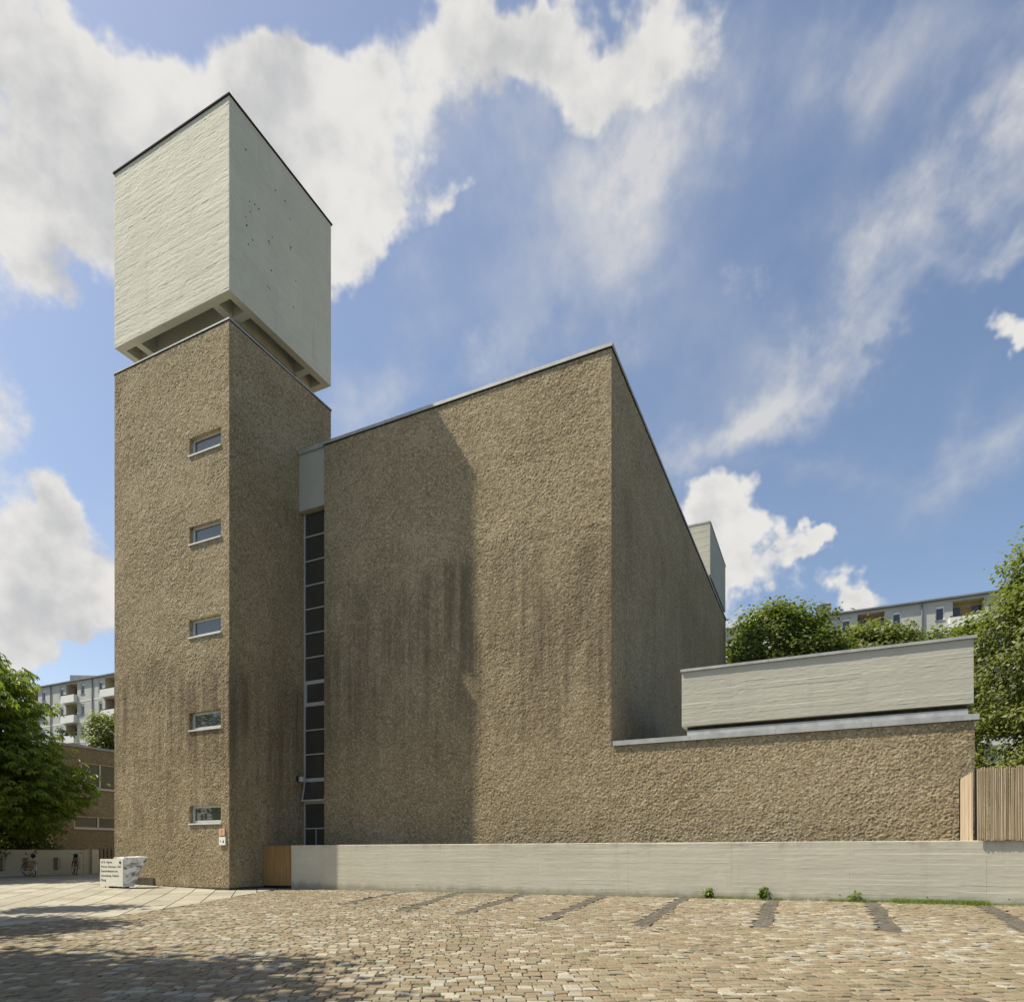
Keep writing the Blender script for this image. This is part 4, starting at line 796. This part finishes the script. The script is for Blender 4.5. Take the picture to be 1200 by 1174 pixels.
# ------------------------------------------------------------------ bicycles
M['tyre'] = plain('tyre', (.02, .02, .02), .8); M['chrome'] = plain('chrome', (.6, .6, .6), .25, .9); M['bike_silver'] = plain('bike_silver', (.45, .42, .44), .35, .4); M['bike_red'] = plain('bike_red', (.09, .025, .025), .35, .1); M['saddle'] = plain('saddle', (.015, .015, .015), .5); M['lamp_red'] = plain('lamp_red', (.5, .02, .02), .3); M['basket'] = plain('basket', (.20, .13, .07), .8)
def bicycle(label, u, v, rot, steer, fm, basket):
    t, OO = cthing('bicycle', label, 'bicycle', u, v); t.rotation_euler.z = -TH + rot + math.pi; t.rotation_euler.x = 0; wr = .33
    def wheel(x, st=0):
        w = MB().ring((0, 0, 0), (0, 1, 0), wr - .017, .019, 30, 6).build('wheel', 'tyre', t); w.location = (x, 0, wr + .003); w.rotation_euler.z = st
        MB().ring((0, 0, 0), (0, 1, 0), wr - .042, .011, 30, 4).build('rim', 'chrome', w)
        sp = MB()
        for k in range(14):
            a = 2 * math.pi * k / 14; sp.tube([(0, .02 * (-1) ** k, 0), ((wr - .045) * math.cos(a), 0, (wr - .045) * math.sin(a))], .0025, 4, False)
        sp.tube([(0, -.05, 0), (0, .05, 0)], .02, 8).build('spokes', 'chrome', w)
        P = [((wr + .03) * math.cos(a), 0, (wr + .03) * math.sin(a)) for a in [R(q) for q in range(10, 200, 15)]]
        MB().tube(P, .022, 6).build('mudguard', fm, w); return w
    wheel(-.53); wheel(.55, steer)
    f = MB(); bb = (-.08, 0, .29); st = (-.25, 0, .78); hd = (.36, 0, .86); hb = (.40, 0, .70)
    f.tube([bb, st], .016, 8).tube([bb, hb], .02, 8).tube([st, (.37, 0, .80)] if basket is None else [(-.17, 0, .55), (.38, 0, .76)], .018, 8).tube([hd, hb], .02, 8)
    for s in (-1, 1): f.tube([bb, (-.53, s * .055, wr)], .010, 6).tube([(-.22, 0, .70), (-.53, s * .055, wr)], .009, 6).tube([hb, (.44, s * .05, .62), (.55, s * .055, wr)], .012, 6)
    f.build('frame', fm, t)
    MB().tube([(-.25, 0, .78), (-.28, 0, .90)], .013, 8).build('seat_post', 'chrome', t)
    s_ = MB(); s_.tube([(-.42, 0, .925), (-.36, 0, .94), (-.24, 0, .93), (-.12, 0, .925)], [.085, .105, .06, .022], 10); s_.build('saddle', 'saddle', t, smooth=True)
    hx = .33; c, s = math.cos(steer), math.sin(steer); rp = lambda x, y, z: (hx + x * c - y * s, x * s + y * c, z)
    h = MB().tube([(.36, 0, .86), (.335, 0, 1.0)], .013, 8).tube([rp(-.16, -.29, 1.06), rp(-.03, -.22, 1.08), rp(.03, -.08, 1.02), rp(.03, .08, 1.02), rp(-.03, .22, 1.08), rp(-.16, .29, 1.06)], .012, 8).build('handlebar', 'chrome', t)
    for q in (-1, 1): MB().tube([rp(-.17, q * .293, 1.058), rp(-.06, q * .24, 1.077)], .018, 8).build('grip', 'saddle', t)
    MB().tube([(.46, 0, .80), (.51, 0, .80)], [.03, .045], 10).build('headlight', 'chrome', t); MB().tube([(-.9, 0, .60), (-.87, 0, .60)], .03, 8).build('tail_lamp', 'lamp_red', t)
    rk = MB().tube([(-.88, -.07, .71), (-.30, -.07, .72)], .007, 6).tube([(-.88, .07, .71), (-.30, .07, .72)], .007, 6).tube([(-.88, -.07, .71), (-.88, .07, .71)], .007, 6)
    for q in (-1, 1): rk.tube([(-.8, q * .07, .71), (-.53, q * .06, wr)], .006, 6)
    rk.build('luggage_rack', 'rack', t); cr = MB().tube([(-.08, -.06, .29), (-.08, .06, .29)], .03, 10).tube([(-.08, .065, .29), (-.02, .075, .13)], .009, 6).tube([(-.08, -.065, .29), (-.14, -.075, .45)], .009, 6).box(-.06, .03, .07, .15, .12, .14).box(-.18, -.09, -.15, -.07, .44, .46); cr.build('crank', 'rack', t)
    if basket: MB().box(-.86, -.5, .09, .30, .40, .42).box(-.86, -.5, .09, .10, .42, .72).box(-.86, -.5, .29, .30, .42, .72).box(-.86, -.85, .1, .29, .42, .72).box(-.51, -.5, .1, .29, .42, .72).build('pannier', 'basket', t)
bicycle('silver bicycle with turned handlebar and brown side pannier against low wall', -14.35, 1.62, R(-16), R(30), 'bike_silver', True)
bicycle('dark red upright bicycle standing straight against low wall, no pannier', -14.35, 3.55, R(-25), R(4), 'bike_red', None)
# ------------------------------------------------------------------ sign stand
M['sign_white'] = plain('sign_white', (.74, .72, .63), .5, 0, .03); M['ink'] = plain('ink', (.06, .055, .05), .6)
def marble():
    m, nt, bs = newmat('crumpled_print'); v = objc(nt); n = noise(nt, vmap(nt, v, (1, 1, 1.4), rot=(.5, .6, 0)), 2.6, 4, .55, 1.6)
    c = mixc(nt, n.step(.34, .58), (.12, .12, .125), (.84, .83, .81)); nt.links.new(c, bs.inputs['Base Color']); bs.inputs['Roughness'].default_value = .4; return m
M['print'] = marble()
sg = thing('information_sign', 'white sign stand with black lettering and black and white printed side, by tower', 'sign', (-13.70, 22.45, float(gzw(-13.70, 22.45))), R(-22))
mb = MB(); mb.box(-.56, .56, -.03, 0., .07, 1.0); mb.build('front_board', 'sign_white', sg)
mb = MB(); mb.add([(.04, .02, .05), (.56, .003, .05), (.62, .34, .05), (.20, .40, .05), (.04, .02, 1.05), (.562, .003, 1.05), (.82, .72, 1.07), (.16, .80, 1.09)], [(0, 1, 5, 4), (1, 2, 6, 5), (2, 3, 7, 6), (3, 0, 4, 7), (4, 5, 6, 7), (3, 2, 1, 0)]); mb.build('printed_body', 'print', sg)
MB().box(-.2, .45, .02, .3, .0, .06).build('base', 'dark_trim', sg)
MB().tube([(-.3, -.015, 0), (-.3, -.015, .1)], .012, 6).build('foot', 'dark_trim', sg)
MB().tube([(.43, -.03, .88), (.43, -.036, .88)], .05, 16).build('emblem', 'ink', sg)
for i, tx in enumerate(('16 St. Agnes,', 'Werner Düttmann, 1967', 'Gemeindezentrum,', 'Umnutzung, Galerie', 'König')):
    cu = bpy.data.curves.new('lettering', 'FONT'); cu.body = tx; cu.size = .11 if i != 1 else .098; cu.extrude = .001; cu.materials.append(M['ink'])
    o = bpy.data.objects.new('lettering', cu); COL.objects.link(o)
    dg = bpy.context.evaluated_depsgraph_get(); me = bpy.data.meshes.new_from_object(o.evaluated_get(dg)); bpy.data.objects.remove(o)
    o = bpy.data.objects.new('lettering', me); COL.objects.link(o); o.parent = sg; o.location = (-.52, -.0325, .86 - i * .155); o.rotation_euler = (R(90), 0, 0); o['kind'] = 'stuff'
# ------------------------------------------------------------------ weeds and grass at the wall foot
def weed(name, label, u, h, n, seed):
    rs = np.random.RandomState(seed); v = VW - .10; z = float(gz(u, v)) - .01; p = B(u, v, z); t = thing(name, label, 'plant', p); st = MB(); P = []; D = []
    for k in range(n):
        a = rs.uniform(0, 6.28); r = rs.uniform(.02, .17); tip = Vector((math.cos(a) * r, math.sin(a) * r * .6 - .03, h * rs.uniform(.5, 1.))); st.tube([(0, 0, 0), tip * .5 + Vector((0, 0, .04)), tip], [.005, .004, .002], 5)
        for q in np.linspace(.3, 1, 9): P.append(tip * q + Vector(rs.normal(size=3) * .018)); D.append((math.cos(a), math.sin(a), .3))
    st.build('stem', 'leaf_weed_stem', t)
    V, Fq, A = leaves(rs, np.array(P), np.array(D), .085, rs.rand(len(P))); MB().add(V, Fq, A).build('foliage', 'leaf_weed', t, attr=True)
M['leaf_weed_stem'] = plain('leaf_weed_stem', (.12, .14, .04), .7)
weed('weed', 'compact leafy green weed at the foot of the low wall, left of the taller one', 15.45, .27, 14, 1); weed('weed', 'taller bushy green weed at the foot of the low wall, beside a parking strip', 16.75, .32, 16, 2)
weed('weed', 'thin sparse weed at the foot of the low wall, between the last strips', 18.75, .24, 6, 3)
def grass():
    rs = np.random.RandomState(9); V = []; A = []
    def blades(n, u0, u1, v0, v1, h):
        for k in range(n):
            u = rs.uniform(u0, u1); v = v1 - abs(rs.normal()) * (v1 - v0) * .5; p = B(u, v, float(gz(u, v)) - .015); a = rs.uniform(0, 6.28); hh = h * rs.uniform(.4, 1.1); w = .005; l = Vector((rs.normal() * .4, rs.normal() * .4, 1)) * hh; s = Vector((math.cos(a), math.sin(a), 0)) * w
            V.extend([p - s, p + s, p + l * .6 + s * .6, p + l]); A.extend([rs.rand()] * 4)
    blades(3200, 19.5, 21.3, .9, 1.39, .13); blades(900, 18.2, 19.6, 1.05, 1.39, .10); blades(2600, 8, 27, 1.12, 1.4, .075); blades(700, 15.2, 17.2, 1.1, 1.39, .09); blades(700, 21.3, 23, 1.0, 1.38, .05); blades(260, 18.65, 19.0, 1.0, 1.36, .12)
    # tufts in the sett joints
    for k in range(800):
        y = rs.uniform(6, 16); x = rs.uniform(-.75, .75) * y; u, v = UV(x, y)
        if v > 1.2 or bool(in_pave(np.array(u), np.array(v))): continue
        if vn(np.array(x * .35), np.array(y * .35), 77) < .02: continue
        blades(8, u - .05, u + .05, v - .06, v + .02, .035)
    m = MB().add([tuple(q) for q in V], np.arange(len(V)).reshape(-1, 4), np.array(A)).build('grass', 'leaf_weed', attr=True)
    tag(m, 'short grass growing along the foot of the low wall and in joints', 'grass', kind='stuff')
grass()
